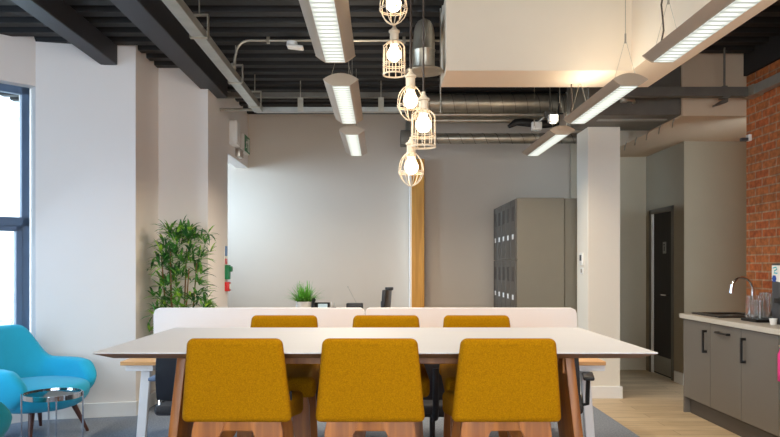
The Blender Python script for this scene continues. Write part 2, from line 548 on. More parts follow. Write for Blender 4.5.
# bay window wall (45 degrees): local u along wall from corner to the left, d outward
C0 = Vector((-3.03, 6.14, 0)); U = Vector((-0.7071, -0.7071, 0)); Dn = Vector((-0.7071, 0.7071, 0))
bayM = Matrix(((U.x, Dn.x, 0, C0.x), (U.y, Dn.y, 0, C0.y), (0, 0, 1, 0), (0, 0, 0, 1)))
b = NB()
box(b, 0.0, 1.8, 0, 0.28, 2.93, HW, mtx=bayM)
box(b, 0.0, 1.8, 0, 0.28, 0, 0.45, mtx=bayM)
box(b, 1.3, 1.8, 0, 0.28, 0.45, 2.93, mtx=bayM)
struct('wall_bay', b, 'wall')
def window_unit(name, mtx, w, z0, z1, ztr, d, mulls, casement=True):
    """frame with transom; parts frame and panes"""
    fb = NB(); fw = 0.065
    box(fb, 0.012, fw + 0.012, d, d + 0.06, z0, z1, 0.004, 1, mtx); box(fb, w - fw, w, d, d + 0.06, z0, z1, 0.004, 1, mtx)
    box(fb, 0.012, w, d, d + 0.06, z1 - fw, z1, 0.004, 1, mtx); box(fb, 0.012, w, d, d + 0.06, z0, z0 + fw, 0.004, 1, mtx)
    if ztr: box(fb, 0.012, w, d, d + 0.06, ztr - 0.04, ztr + 0.04, 0.004, 1, mtx)
    for u in mulls: box(fb, u - 0.03, u + 0.03, d, d + 0.06, z0, z1, 0.004, 1, mtx)
    if casement and ztr:
        a0, a1 = fw + 0.012, w - fw
        for (p, q, s, t) in ((a0, a0 + 0.05, z0 + fw, ztr - 0.04), (a1 - 0.05, a1, z0 + fw, ztr - 0.04), (a0, a1, ztr - 0.085, ztr - 0.04), (a0, a1, z0 + fw, z0 + fw + 0.05)):
            box(fb, p, q, d - 0.015, d + 0.05, s, t, 0.003, 1, mtx)
    o = struct(name, fb, 'frame_blue')
    gb = NB(); box(gb, 0.03, w - 0.03, d + 0.028, d + 0.034, z0 + 0.03, z1 - 0.03, 0, 1, mtx)
    obj('window_pane', gb, 'glass', o, smooth=0)
    sb = NB(); box(sb, 0.0, w + 0.0, -0.02, d + 0.01, z0 - 0.03, z0 + 0.002, 0.004, 1, mtx)
    obj('window_sill', sb, 'skirting', o, smooth=0)
    return o
window_unit('window_1', bayM, 1.3, 0.45, 2.93, 1.74, 0.11, [])

# side wall further left, with tall windows (beyond the frame)
xl, yl = C0.x + U.x * 1.8, C0.y + U.y * 1.8      # ( -4.30, 4.87 )
b = NB()
box(b, XL - 0.28, XL, 4.2, yl + 0.1, 0, HW); box(b, XL - 0.28, XL, 1.0, 2.9, 0, HW); box(b, XL - 0.28, XL, YR, -1.6, 0, HW)
box(b, XL - 0.28, XL, -1.6, 1.0, 0, HW)
for (s, t) in ((2.9, 4.2),):
    box(b, XL - 0.28, XL, s, t, 0, 0.45); box(b, XL - 0.28, XL, s, t, 2.93, HW)
struct('wall_side', b, 'wall')
def sideM(y0):   # local u -> +Y, d -> -X
    return Matrix(((0, -1, 0, XL), (1, 0, 0, y0), (0, 0, 1, 0), (0, 0, 0, 1)))
window_unit('window_2', sideM(2.9), 1.3, 0.45, 2.93, 1.74, 0.11, [])
# annex window
window_unit('window_3', Matrix(((0, -1, 0, -3.5), (1, 0, 0, 7.75), (0, 0, 1, 0), (0, 0, 0, 1))), 1.2, 1.75, 2.95, 0, 0.05, [0.6])
# wall behind the camera
b = NB()
box(b, XL - 0.28, -2.6, YR - 0.2, YR, 0, HW); box(b, 2.6, 4.6, YR - 0.2, YR, 0, HW)
box(b, -2.6, 2.6, YR - 0.2, YR, 0, 0.6); box(b, -2.6, 2.6, YR - 0.2, YR, 2.9, HW)
struct('wall_front', b, 'wall')
window_unit('window_rear_added', Matrix(((1, 0, 0, -2.6), (0, -1, 0, YR), (0, 0, 1, 0), (0, 0, 0, 1))), 5.2, 0.6, 2.9, 0, 0.05, [1.3, 2.6, 3.9])  # unseen window added to carry the front fill

# corridor door
b = NB(); box(b, 3.44, 3.48, 8.26, 8.825, 0.01, 2.0, 0.002, 1)
d1 = struct('door_1', b, 'door_dark')
b = NB(); box(b, 3.42, 3.5, 8.20, 8.26, 0, 2.06, 0.003, 1); box(b, 3.42, 3.5, 8.88, 8.94, 0, 2.06, 0.003, 1); box(b, 3.42, 3.5, 8.20, 8.94, 2.0, 2.06, 0.003, 1)
obj('door_frame', b, 'door_trim', d1, smooth=0)
b = NB(); box(b, 3.424, 3.46, 8.825, 8.878, 0.005, 2.0, 0.003, 1)
obj('door_jamb_edge', b, 'skirting', d1, smooth=0)
b = NB(); box(b, 3.435, 3.441, 8.29, 8.81, 0.03, 0.24); obj('kick_plate', b, 'brushed', d1, smooth=0)
b = NB(); tube(b, [(3.44, 8.33, 1.0), (3.39, 8.33, 1.0), (3.385, 8.36, 1.0), (3.385, 8.45, 1.0)], 0.011, 8); obj('door_handle', b, 'chrome', d1)
b = NB(); box(b, 3.434, 3.441, 8.44, 8.53, 1.5, 1.64); s1 = obj('door_sign', b, 'brushed', d1, smooth=0)
b = NB(); box(b, 3.430, 3.435, 8.475, 8.495, 1.53, 1.585); lathe(b, [(0, -0.012), (0.012, 0), (0, 0.012)], 10, (3.432, 8.485, 1.605)); obj('pictogram', b, 'black_plastic', s1, smooth=0)

# ------------------------------------------------------------------ outside the bay window
b = NB(); box(b, -16, XL - 0.3, -6, 22, -0.3, -0.05); struct('ground_outside', b, 'paving')
h = thing('house', 'pale rendered house seen faintly through the left window', 'house', (-8.6, 15.0, -0.05))
b = NB(); box(b, -3, 3, 0, 4, 0, 4.6); obj('wall', b, 'render', h, smooth=0)
b = NB(); prism(b, [(-3.3, 4.5), (3.3, 4.5), (0, 6.4)], -0.3, 4.3, 'Y'); obj('roof', b, 'roof', h, smooth=0)
for wx in (-1.4, 1.0):
    for wz in (0.9, 2.9):
        b = NB(); box(b, wx, wx + 0.9, -0.06, 0.03, wz, wz + 1.1, 0.01, 1); w = obj('window', b, 'white_plastic', h, smooth=0)
        b = NB(); box(b, wx + 0.08, wx + 0.82, -0.07, 0.0, wz + 0.08, wz + 1.02); obj('pane', b, 'lcd', w, smooth=0)
b = NB()
rnd = random.Random(3)
for i in range(500):
    x = -8.2 + rnd.random() * 3.6; yv = 11.2 + rnd.random() * 0.7; z = -0.05 + rnd.random() * 0.95
    d = Vector((rnd.uniform(-1, 1), rnd.uniform(-1, 1), rnd.uniform(-1, 1))).normalized() * 0.11
    e = d.cross(Vector((rnd.uniform(-1, 1), rnd.uniform(-1, 1), rnd.uniform(-1, 1)))).normalized() * 0.07
    c = Vector((x, yv, z))
    b.faces.new([b.verts.new(c - d), b.verts.new(c + e), b.verts.new(c + d), b.verts.new(c - e)])
box(b, -8.2, -4.6, 11.3, 11.8, -0.06, 0.85, 0.05, 2)
tag(obj('hedge', b, 'hedge', smooth=0), 'low green hedge outside the left window', 'hedge')

# ------------------------------------------------------------------ steel beams, trunking, conduit on the ceiling
def ibeam(name, x0, x1, y0, y1, z0, z1, label):
    b = NB(); t = 0.014; w = (x0 + x1) / 2
    box(b, x0, x1, y0, y1, z0, z0 + t); box(b, x0, x1, y0, y1, z1 - t, z1); box(b, w - 0.03, w + 0.03, y0, y1, z0 + t / 2, z1 - t / 2)
    tag(obj(name, b, 'steel_paint', smooth=0), label, 'beam')
b = NB(); box(b, -2.51, -2.36, YR, 6.27, 3.15, HC + 0.01, 0.006, 1); tag(obj('steel_beam', b, 'steel_paint', smooth=0), 'leftmost dark grey steel beam ending on the white bay wall', 'beam')
b = NB(); box(b, -1.81, -1.62, YR, 7.4, 3.12, HC + 0.01, 0.006, 1); tag(obj('steel_beam', b, 'steel_paint', smooth=0), 'dark grey steel beam running to the pier beside the galvanised trunking', 'beam')
b = NB(); box(b, -1.735, 0.27, 7.68, 7.76, 3.205, 3.258, 0.004, 1); tag(obj('steel_channel', b, 'dull_zinc', smooth=0), 'grey steel channel running sideways under the deck above the back trunking', 'beam')

t = thing('cable_trunking', 'long galvanised trunking running away along the dark ceiling at upper left', 'trunking', (-1.305, 0, 2.985))
b = NB(); box(b, -0.045, 0.045, YR + 0.01, 7.46, 0, 0.065, 0.003, 1); obj('trunk', b, 'tray', t, smooth=0)
for yy in (5.0, 6.25, 7.2, 3.7):
    b = NB()
    box(b, -0.06, 0.075, yy - 0.02, yy + 0.02, -0.006, 0.0)
    box(b, 0.066, 0.075, yy - 0.02, yy + 0.02, -0.006, 0.16); box(b, -0.06, -0.052, yy - 0.02, yy + 0.02, -0.006, 0.16); box(b, -0.06, 0.075, yy - 0.02, yy + 0.02, 0.155, 0.163)
    tube(b, [(0.007, yy, 0.16), (0.007, yy, HC - 2.985 + 0.03)], 0.005, 6)
    obj('bracket', b, 'galv', t, smooth=0)
t = thing('cable_trunking', 'galvanised trunking running sideways high in front of the back wall', 'trunking', (0, 7.52, 2.998))
b = NB(); box(b, -1.345, 0.25, -0.04, 0.04, 0.0, 0.052, 0.003, 1); obj('trunk', b, 'tray', t, smooth=0)
b = NB(); tube(b, [(-1.732, 0, 0.03), (-1.33, 0, 0.03)], 0.016, 8); obj('pipe', b, 'galv', t)
for xx in (-0.86, 0.0):
    b = NB(); box(b, xx - 0.03, xx + 0.03, -0.052, -0.04, 0.0, 0.15); tube(b, [(xx, -0.046, 0.14), (xx, -0.046, HC - 2.998 + 0.03)], 0.005, 6); obj('bracket', b, 'galv', t, smooth=0)

# conduit with a bend and a sensor
t = thing('conduit', 'thin galvanised conduit with a bend carrying a sensor across the dark deck', 'conduit', (0, 0, 0))
pts = [(-1.285, 6.08, 3.052), (-1.265, 6.08, 3.18)]
for k in range(8):
    a = PI / 2 * k / 7
    pts.append((-1.26 + 0.12 * (1 - math.cos(a)), 6.08, 3.19 + 0.12 * math.sin(a)))
pts += [(0.2, 6.08, 3.31), (0.62, 6.08, 3.31)]
b = NB(); tube(b, pts, 0.011, 8); obj('pipe', b, 'galv', t)
b = NB(); lathe(b, [(0.02, -0.0), (0.028, 0.02), (0.02, 0.06)], 12, (-1.285, 6.08, 3.05)); obj('gland', b, 'galv', t)
for xx in (-0.98, -0.5, 0.2):
    b = NB(); box(b, xx - 0.012, xx + 0.012, 6.062, 6.098, 3.285, HC + 0.03); obj('clip', b, 'galv', t)
t = thing('ceiling_sensor', 'small white sensor head on the conduit left of the nearest ceiling light', 'sensor', (-0.77, 6.06, 3.265))
b = NB(); lathe(b, [(0.045, -0.012), (0.05, 0.0), (0.045, 0.028), (0.0, 0.03)], 20, (0, 0, 0)); obj('base', b, 'white_plastic', t)
b = NB(); hexa(b, [(-0.04, -0.06, -0.03), (0.10, -0.06, -0.045), (0.10, 0.03, -0.045), (-0.04, 0.03, -0.03), (-0.04, -0.06, -0.005), (0.10, -0.06, -0.02), (0.10, 0.03, -0.02), (-0.04, 0.03, -0.005)], 0.01, 3); obj('head', b, 'white_plastic', t)

# ------------------------------------------------------------------ linear pendant luminaires
LW, LH, LLEN = 0.108, 0.037, 1.18
def make_luminaire():
    t = thing('linear_light', '', 'ceiling light', (0, 0, 0), 0, 'suspended linear lights in two rows')
    def prof(cut):
        n = 12; pl = []
        for i in range(n + 1):
            x = -LW + 2 * LW * i / n
            pl.append((x, max(-LH, -LH * 1.28 * (1 - (x / LW) ** 2)) if True else 0))
        for i in range(1, n):
            x = LW - 2 * LW * i / n
            pl.append((x, LH * 1.0 * (1 - (x / LW) ** 2)))
        return pl
    b = NB(); prism(b, prof(0), 0.012, LLEN - 0.012, 'Y'); obj('housing', b, 'lumi', t, smooth=35)
    for (y0, y1) in ((0, 0.012), (LLEN - 0.012, LLEN)):
        b = NB(); prism(b, [(x * 1.02, z * 1.04) for x, z in prof(0)], y0, y1, 'Y'); obj('end_cap', b, 'lumi_cap', t, smooth=35)
    b = NB(); box(b, -0.052, 0.052, 0.022, LLEN - 0.022, -LH - 0.004, -LH + 0.002); obj('louvre', b, 'louvre', t, smooth=0)
    for yy in (0.09, LLEN - 0.09):
        b = NB(); zt = 0.28
        tube(b, [(-0.07, yy, 0.02), (0, yy, zt)], 0.0012, 5); tube(b, [(0.07, yy, 0.02), (0, yy, zt)], 0.0012, 5)
        tube(b, [(0, yy, zt - 0.012), (0, yy, HC - 2.507 + 0.012)], 0.002, 5); lathe(b, [(0.006, -0.03), (0.006, 0.03)], 8, (0, yy, zt))
        obj('suspension_wire', b, 'galv', t)
    return t
ZL = 2.507
lum = make_luminaire()
lum.location = (-0.249, 2.66, ZL)
lum['label'] = 'nearest ceiling light of the left row, running out of the top of the picture'
left = [(4.32, 'middle ceiling light of the left row, hanging beyond the nearest one'), (5.94, 'farthest and smallest ceiling light of the left row')]
for y, lb in left:
    dup(lum, (-0.249, y, ZL), 0, lb)
for y, lb in ((2.66, 'nearest ceiling light of the right row, under the white bulkhead arm'), (4.32, 'middle ceiling light of the right row, its pale end cap below the bulkhead'), (5.94, 'farthest ceiling light of the right row, by the white column')):
    dup(lum, (1.54, y, ZL), 0, lb)
# black feed cables
for (x, y, s, lb) in ((1.49, 3.72, 1, 'wavy dark cable feeding the nearest light of the right row'), (1.47, 5.42, 0.8, 'dark cable feeding the middle light of the right row')):
    b = NB(); pts = []
    for k in range(13):
        f = k / 12
        z = ZL + 0.036 + f * (HC - ZL - 0.006)
        pts.append((x + 0.05 * f + 0.012 * math.sin(f * 17) * s, y - 0.0 + 0.012 * math.sin(f * 11), z))
    tube(b, pts, 0.005, 6); tag(obj('power_cable', b, 'cord'), lb, 'cable')

# ------------------------------------------------------------------ caged pendant lamps
def circle(z, r, n=28):
    return [(r * math.cos(2 * PI * k / n), r * math.sin(2 * PI * k / n), z) for k in range(n)]
def pendant(px, py_bulb, Y, shape, label):
    """origin at bulb centre"""
    X = (px - 381) * Y / 700; Z = CZ + (265 - py_bulb) * Y / 700
    t = thing('cage_pendant', label, 'pendant lamp', (X, Y, Z), 0, 'cluster of caged pendant lamps over the table')
    b = NB(); w = 0.0021
    if shape == 'balloon':
        zs = [0.055, 0.044, 0.028, 0.008, -0.015, -0.04, -0.065, -0.083, -0.094, -0.098]
        rs = [0.024, 0.036, 0.048, 0.056, 0.0595, 0.058, 0.047, 0.032, 0.015, 0.003]
        for k in range(8):
            a = 2 * PI * k / 8 + 0.2
            tube(b, [(r * math.cos(a), r * math.sin(a), z) for r, z in zip(rs, zs)], w, 5)
        tube(b, circle(-0.030, 0.060), w, 5, True); tube(b, circle(-0.037, 0.0595), w, 5, True); tube(b, circle(0.052, 0.024), w, 5, True)
        lathe(b, [(0.006, -0.1), (0.006, -0.094)], 8)
    else:
        zs = [0.055, 0.046, 0.032, -0.05, -0.105]
        rs = [0.024, 0.036, 0.051, 0.052, 0.052]
        for k in range(10):
            a = 2 * PI * k / 10 + 0.15
            tube(b, [(r * math.cos(a), r * math.sin(a), z) for r, z in zip(rs, zs)], w, 5)
        tube(b, circle(-0.052, 0.053), w, 5, True); tube(b, circle(-0.06, 0.053), w, 5, True); tube(b, circle(-0.105, 0.053), w, 5, True)
        tube(b, circle(-0.101, 0.053), w, 5, True); tube(b, circle(0.052, 0.027), w, 5, True)
    obj('cage', b, 'cream', t)
    b = NB(); lathe(b, [(0.020, 0.040), (0.026, 0.05), (0.026, 0.056), (0.021, 0.060), (0.021, 0.095), (0.026, 0.098), (0.026, 0.106), (0.016, 0.112), (0.008, 0.125), (0.008, 0.135), (0.0, 0.136)], 20); obj('socket', b, 'cream', t)
    b = NB(); prof = [(0, -0.043)]
    for k in range(1, 9):
        a = PI * k / 11
        prof.append((0.034 * math.sin(a), -0.008 - 0.035 * math.cos(a)))
    prof += [(0.017, 0.03), (0.015, 0.045), (0, 0.046)]
    lathe(b, prof, 20); obj('bulb', b, 'bulb', t)
    b = NB(); tube(b, [(0, 0, 0.13), (0, 0, HC - Z + 0.012)], 0.0042, 6); obj('cord', b, 'cord', t)
    b = NB(); zc = HC - Z; lathe(b, [(0.03, zc - 0.025), (0.034, zc - 0.015), (0.034, zc + 0.01)], 20); obj('canopy', b, 'cream', t)
pendant(393.5, 2, 3.02, 'balloon', 'topmost caged bulb, cut by the top edge, balloon shaped cage')
pendant(394.2, 53, 3.34, 'jar', 'upper jar shaped caged bulb with a straight wire cage, left of the cord')
pendant(410.5, 99, 3.18, 'balloon', 'middle balloon caged bulb partly behind the lower jar cage')
pendant(423.5, 123, 3.04, 'jar', 'lower jar shaped caged bulb with a flat bottom, rightmost of the cluster')
pendant(411.2, 165.5, 3.32, 'balloon', 'lowest caged bulb with a round balloon cage in front of the timber post')

# ------------------------------------------------------------------ ducts at the back
t = thing('duct_outlet', 'vertical galvanised duct outlet with a wide round flange left of the bulkhead', 'duct', (0.32, 5.2, 2.802))
b = NB(); lathe(b, [(0.079, 0.0), (0.079, 0.14), (0.083, 0.145), (0.083, 0.155), (0.079, 0.16), (0.079, 0.24), (0.076, 0.29), (0.066, 0.335), (0.048, 0.365), (0.02, 0.382), (0, 0.385)], 28); obj('pipe', b, 'galv', t)
b = NB(); lathe(b, [(0.07, -0.025), (0.137, -0.012), (0.142, -0.004), (0.137, 0.004), (0.09, 0.014), (0.079, 0.02)], 36); obj('flange', b, 'galv', t)
b = NB(); tube(b, [(0, 0.03, 0.31), (0, 0.25, 0.31), (0, 0.9, 0.31)], 0.07, 16); obj('branch', b, 'dull_zinc', t)
for sx in (0.17,):
    b = NB(); tube(b, [(sx - 0.04, 0.1, -0.3), (sx - 0.04, 0.1, 0.5)], 0.005, 6); obj('hanger_rod', b, 'galv', t)

t = thing('riser_duct', 'vertical galvanised duct behind the lamp cluster, dropping from the deck', 'duct', (0.38, 8.0, 2.72))
b = NB(); lathe(b, [(0.10, 0.0), (0.105, 0.01), (0.105, 0.12), (0.10, 0.13), (0.10, HC - 2.72 + 0.02)], 24); obj('pipe', b, 'galv', t)
b = NB(); box(b, -0.16, -0.04, -0.13, 0.09, 0.0, 0.16, 0.01, 2); obj('damper_box', b, 'dull_zinc', t)
def hduct(x0, x1, Y, pyc, r, label, rib=0.14):
    Z = CZ + (265 - pyc) * Y / 700
    t = thing('spiral_duct', label, 'duct', (x0, Y, Z))
    b = NB(); tube(b, [(0, 0, 0), (x1 - x0, 0, 0)], r, 28); obj('pipe', b, 'galv', t)
    if rib:
        b = NB(); L = x1 - x0; n = int(L / rib)
        pts = []
        for k in range(n * 20 + 1):
            a = 2 * PI * k / 20
            pts.append((0.01 + (L - 0.02) * k / (n * 20), (r + 0.0005) * math.cos(a), (r + 0.0005) * math.sin(a)))
        tube(b, pts, 0.0035, 5); obj('spiral_seam', b, 'dull_zinc', t)
    return t
hduct(0.46, 2.14, 8.0, 103, 0.108, 'widest spiral duct crossing under the deck at the back')
hduct(0.46, 2.05, 8.1, 114.6, 0.034, 'thin pipe directly under the widest spiral duct', 0)
hduct(0.46, 2.05, 8.1, 120.5, 0.03, 'thin pipe second below the widest spiral duct', 0)
hduct(0.40, 2.25, 7.98, 138.5, 0.058, 'lowest spiral duct, running behind the top of the white column')
b = NB(); box(b, 2.12, 2.30, 7.85, 8.12, 3.07, HC + 0.03, 0.006, 1); tag(obj('end_box', b, 'bulkhead', smooth=0), 'pale box closing the right end of the widest duct', 'duct box')
b = NB(); pts = [(1.42, 7.80, 2.90)] + [(1.42 + 0.08 * k, 7.80, 2.94 + 0.012 * math.sin(k)) for k in range(1, 8)]
tube(b, pts, [0.02, 0.04, 0.045, 0.045, 0.045, 0.045, 0.045, 0.03], 14)
tube(b, [(1.98, 7.80, 2.94), (1.98, 7.80, HC + 0.02)], 0.01, 6)
tag(obj('flexible_duct', b, 'flex'), 'short black flexible duct between the spiral ducts', 'duct')
# dark zinc ventilation box between bulkhead and column
t = thing('ventilation_unit', 'dark zinc ventilation box under the deck above the white column', 'ventilation unit', (2.4, 6.95, 2.77))
b = NB(); box(b, -0.45, 0.425, -0.36, 0.40, 0, HC - 2.77 + 0.01, 0.008, 1); obj('casing', b, 'dull_zinc', t, smooth=0)
b = NB(); box(b, -0.30, 0.36, -0.20, -0.12, -0.008, 0.004); obj('slot_grille', b, 'tray', t, smooth=0)
b = NB(); tube(b, [(-0.22, -0.37, 0.16), (-0.22, -0.46, 0.16), (-0.15, -0.48, 0.12), (-0.06, -0.46, 0.12), (-0.02, -0.36, 0.12)], 0.018, 10); lathe(b, [(0.035, -0.03), (0.035, 0.03)], 12, (-0.15, -0.46, 0.13)); obj('valve', b, 'galv', t)
for k in range(5):
    b = NB(); yy = 6.75 + 0.33 * k
    tube(b, [(2.842, yy, 2.80), (2.815, yy, 2.74), (2.80, yy - 0.02, 2.68)], 0.006, 6)
    tag(obj('edge_clip', b, 'galv'), 'small metal clip hanging from the edge of the corridor soffit', 'clip', 'clips along the soffit edge')
# tray over kitchen
t = thing('cable_tray', 'dull galvanised cable tray crossing before the soffit and turning along the brick wall', 'cable tray', (0, 0, 2.89))
b = NB(); box(b, 2.2, 3.40, 6.34, 6.42, 0, 0.085, 0.003, 1); obj('tray', b, 'dull_zinc', t, smooth=0)
b = NB(); box(b, 3.335, 3.41, 3.0, 6.34, 0.0, 0.085, 0.003, 1); obj('tray', b, 'tray', t, smooth=0)
b = NB(); box(b, 3.325, 3.425, 6.26, 6.44, -0.006, 0.092, 0.003, 1); obj('corner_connector', b, 'galv', t, smooth=0)
b = NB(); tube(b, [(3.13, 6.38, 0.08), (3.13, 6.38, HC - 2.89 + 0.02)], 0.01, 8); box(b, 3.10, 3.16, 6.33, 6.43, -0.015, 0.0); box(b, 3.11, 3.15, 6.36, 6.40, 0.08, 0.10); obj('hanger', b, 'dull_zinc', t)
b = NB(); hexa(b, [(3.03, 6.35, -0.09), (3.15, 6.35, -0.05), (3.15, 6.4, -0.05), (3.03, 6.4, -0.09), (3.03, 6.35, -0.075), (3.15, 6.35, 0.0), (3.15, 6.4, 0.0), (3.03, 6.4, -0.075)]); obj('bracket', b, 'dull_zinc', t)
for y in (4.2, 5.4):
    b = NB(); box(b, 3.40, 3.435, y, y + 0.04, -0.01, 0.03); obj('bracket', b, 'galv', t)
t = thing('wall_sensor', 'small white sensor high on the end of the brick wall', 'sensor', (3.43, 6.5, 2.54))
b = NB(); box(b, -0.03, 0.0, -0.03, 0.03, -0.03, 0.03, 0.006, 2); obj('base', b, 'white_plastic', t)
b = NB(); box(b, -0.09, -0.025, -0.025, 0.025, -0.03, 0.0, 0.006, 2); obj('head', b, 'machine', t)
# emergency twin spot
t = thing('twin_spot', 'small emergency twin spotlight with a bright lamp by the ducts', 'spotlight', (1.84, 7.62, 2.96))
b = NB(); box(b, -0.06, 0.06, -0.03, 0.03, 0, 0.07, 0.006, 1); box(b, -0.006, 0.006, -0.006, 0.006, 0.06, HC - 2.96 + 0.03); obj('bracket', b, 'dull_zinc', t, smooth=0)
for sx, sz in ((-0.16, -0.08), (0.02, 0.0)):
    b = NB(); tube(b, [(sx * 0.4, 0, 0.01), (sx, 0, sz + 0.01)], 0.008, 6); box(b, sx - 0.05, sx + 0.06, -0.07, 0.0, sz - 0.06, sz + 0.03, 0.012, 2); h = obj('lamp_head', b, 'white_plastic', t)
    b = NB(); lathe(b, [(0.034, 0), (0.0, -0.008)], 14, (sx + 0.005, -0.03, sz - 0.061)); box(b, sx - 0.03, sx + 0.045, -0.078, -0.068, sz - 0.045, sz + 0.02); obj('lens', b, 'spot_lens' if sx > 0 else 'pot_white', h)

# ------------------------------------------------------------------ signs by the side opening
t = thing('exit_sign', 'green running man exit sign high above the side opening', 'sign', (-1.73, 8.78, 2.86))
b = NB(); box(b, 0, 0.05, -0.17, 0.17, -0.10, 0.12, 0.006, 1); obj('case', b, 'white_plastic', t, smooth=0)
b = NB(); box(b, 0.048, 0.054, -0.16, 0.16, -0.09, 0.11); f = obj('face', b, 'green_sign', t, smooth=0)
b = NB()
X0 = 0.0555
def patch(pl): 
    prism(b, pl, 0.053, X0, 'X')
patch([(-0.03, 0.055), (-0.005, 0.055), (-0.005, 0.08), (-0.03, 0.08)])
patch([(-0.05, 0.0), (-0.015, 0.0), (-0.005, 0.05), (-0.035, 0.05)])
patch([(-0.09, 0.02), (-0.085, 0.008), (-0.04, 0.035), (-0.04, 0.05)])
patch([(-0.012, 0.05), (0.03, 0.02), (0.035, 0.032), (-0.01, 0.06)])
patch([(-0.05, 0.0), (-0.03, 0.0), (-0.055, -0.04), (-0.09, -0.05), (-0.095, -0.035), (-0.065, -0.03)])
patch([(-0.032, 0.0), (-0.014, 0.0), (0.01, -0.035), (0.0, -0.075), (-0.015, -0.072), (-0.006, -0.038)])
patch([(0.06, -0.075), (0.13, -0.075), (0.13, 0.09), (0.06, 0.09)])
obj('running_man', b, 'card', f, smooth=0)
t = thing('emergency_light', 'white box fixed to the wall left of the exit sign', 'emergency light', (-1.733, 8.08, 2.88))
b = NB(); box(b, 0, 0.09, -0.10, 0.10, -0.14, 0.13, 0.008, 2); obj('case', b, 'white_plastic', t)
b = NB(); box(b, 0.088, 0.094, -0.08, 0.08, -0.12, 0.11, 0.004, 1); obj('cover', b, 'skirting', t)
t = thing('door_closer', 'small grey unit on the lintel below the exit sign', 'door hardware', (-1.733, 8.42, 2.70))
b = NB(); box(b, 0, 0.06, -0.10, 0.10, -0.05, 0.05, 0.008, 2); obj('case', b, 'lumi', t)
b = NB(); box(b, 0.0, 0.08, -0.06, 0.05, 0.045, 0.065, 0.004, 1); obj('lid', b, 'card', t)

t = thing('safety_notice', 'blue, white and red safety notice on the pier edge', 'notice', (-1.73, 7.79, 1.47))
b = NB(); box(b, 0, 0.006, -0.06, 0.06, -0.11, 0.11); obj('panel', b, 'card', t, smooth=0)
b = NB(); box(b, 0.005, 0.009, -0.055, 0.055, -0.01, 0.10); obj('header', b, 'blue_sign', t, smooth=0)
b = NB(); box(b, 0.005, 0.009, -0.055, 0.055, -0.10, -0.04); obj('footer', b, 'red_sign', t, smooth=0)
t = thing('green_call_point', 'green call point box on the pier edge, above the red one', 'call point', (-1.73, 7.80, 1.285))
b = NB(); box(b, 0, 0.045, -0.05, 0.05, -0.085, 0.075, 0.006, 2); obj('case', b, 'green_sign', t)
b = NB(); box(b, 0.04, 0.07, -0.03, 0.045, 0.0, 0.06, 0.006, 2); obj('button', b, 'green_sign', t)
t = thing('red_call_point', 'red fire alarm call point on the pier edge, below the green one', 'call point', (-1.733, 7.80, 1.12))
b = NB(); box(b, 0, 0.05, -0.05, 0.05, -0.05, 0.05, 0.006, 2); obj('case', b, 'red_sign', t)
b = NB(); box(b, 0.049, 0.053, -0.03, 0.03, -0.03, 0.03); obj('glass', b, 'card', t, smooth=0)

# thermostat and switch on column left face
t = thing('wall_controller', 'small white wall controller with a dark display on the white column', 'controller', (2.11, 7.33, 1.42))
b = NB(); box(b, -0.02, 0, -0.05, 0.05, -0.06, 0.07, 0.005, 2); obj('case', b, 'white_plastic', t)
b = NB(); box(b, -0.024, -0.018, -0.03, 0.03, -0.015, 0.045, 0.002, 1); obj('display', b, 'machine', t)
t = thing('light_switch', 'white light switch on the white column below the controller', 'switch', (2.11, 7.33, 1.30))
b = NB(); box(b, -0.01, 0, -0.045, 0.045, -0.035, 0.035, 0.003, 1); obj('plate', b, 'white_plastic', t)
b = NB(); box(b, -0.016, -0.008, -0.02, 0.02, -0.02, 0.02, 0.002, 1); obj('rocker', b, 'lumi', t)

# ------------------------------------------------------------------ high table
TH = 1.02
t = thing('high_table', 'long white topped high meeting table with oak legs', 'table', (-0.022, 3.265, 0))
b = NB()
xw, yw = 1.10, 0.545
def ring(x, y, z): return [(-x, -y, z), (x, -y, z), (x, y, z), (-x, y, z)]
hexa(b, ring(xw, yw, TH - 0.006) + ring(xw, yw, TH), 0.002, 1)
obj('tabletop', b, 'table_white', t, smooth=0)
b = NB(); hexa(b, ring(xw - 0.06, yw - 0.06, TH - 0.03) + ring(xw - 0.001, yw - 0.001, TH - 0.006)); obj('bevelled_underside', b, 'table_edge', t, smooth=0)
for sx in (-1, 1):
    for sy in (-1, 1):
        b = NB()
        x0, x1 = 0.770, 0.808
        ya, yb_ = 0.42, 0.10
        T = [(sx * x0, sy * yb_, 0.985), (sx * x1, sy * yb_, 0.985), (sx * x1, sy * ya, 0.985), (sx * x0, sy * ya, 0.985)]
        Bm = [(sx * (x0 + 0.11), sy * 0.24, 0.0), (sx * (x1 + 0.11), sy * 0.24, 0.0), (sx * (x1 + 0.11), sy * 0.43, 0.0), (sx * (x0 + 0.11), sy * 0.43, 0.0)]
        hexa(b, Bm + T, 0.005, 2); obj('leg', b, 'oak', t, smooth=30)
    b = NB(); box(b, min(sx * 0.765, sx * 0.81), max(sx * 0.765, sx * 0.81), -0.40, 0.40, 0.915, 0.991, 0.003, 1); obj('end_rail', b, 'oak', t, smooth=0)
b = NB(); box(b, -0.77, 0.77, 0.30, 0.335, 0.945, 0.991, 0.003, 1); obj('apron', b, 'oak', t, smooth=0)
b = NB(); box(b, -0.77, 0.77, -0.335, -0.30, 0.945, 0.991, 0.003, 1); obj('apron', b, 'oak', t, smooth=0)

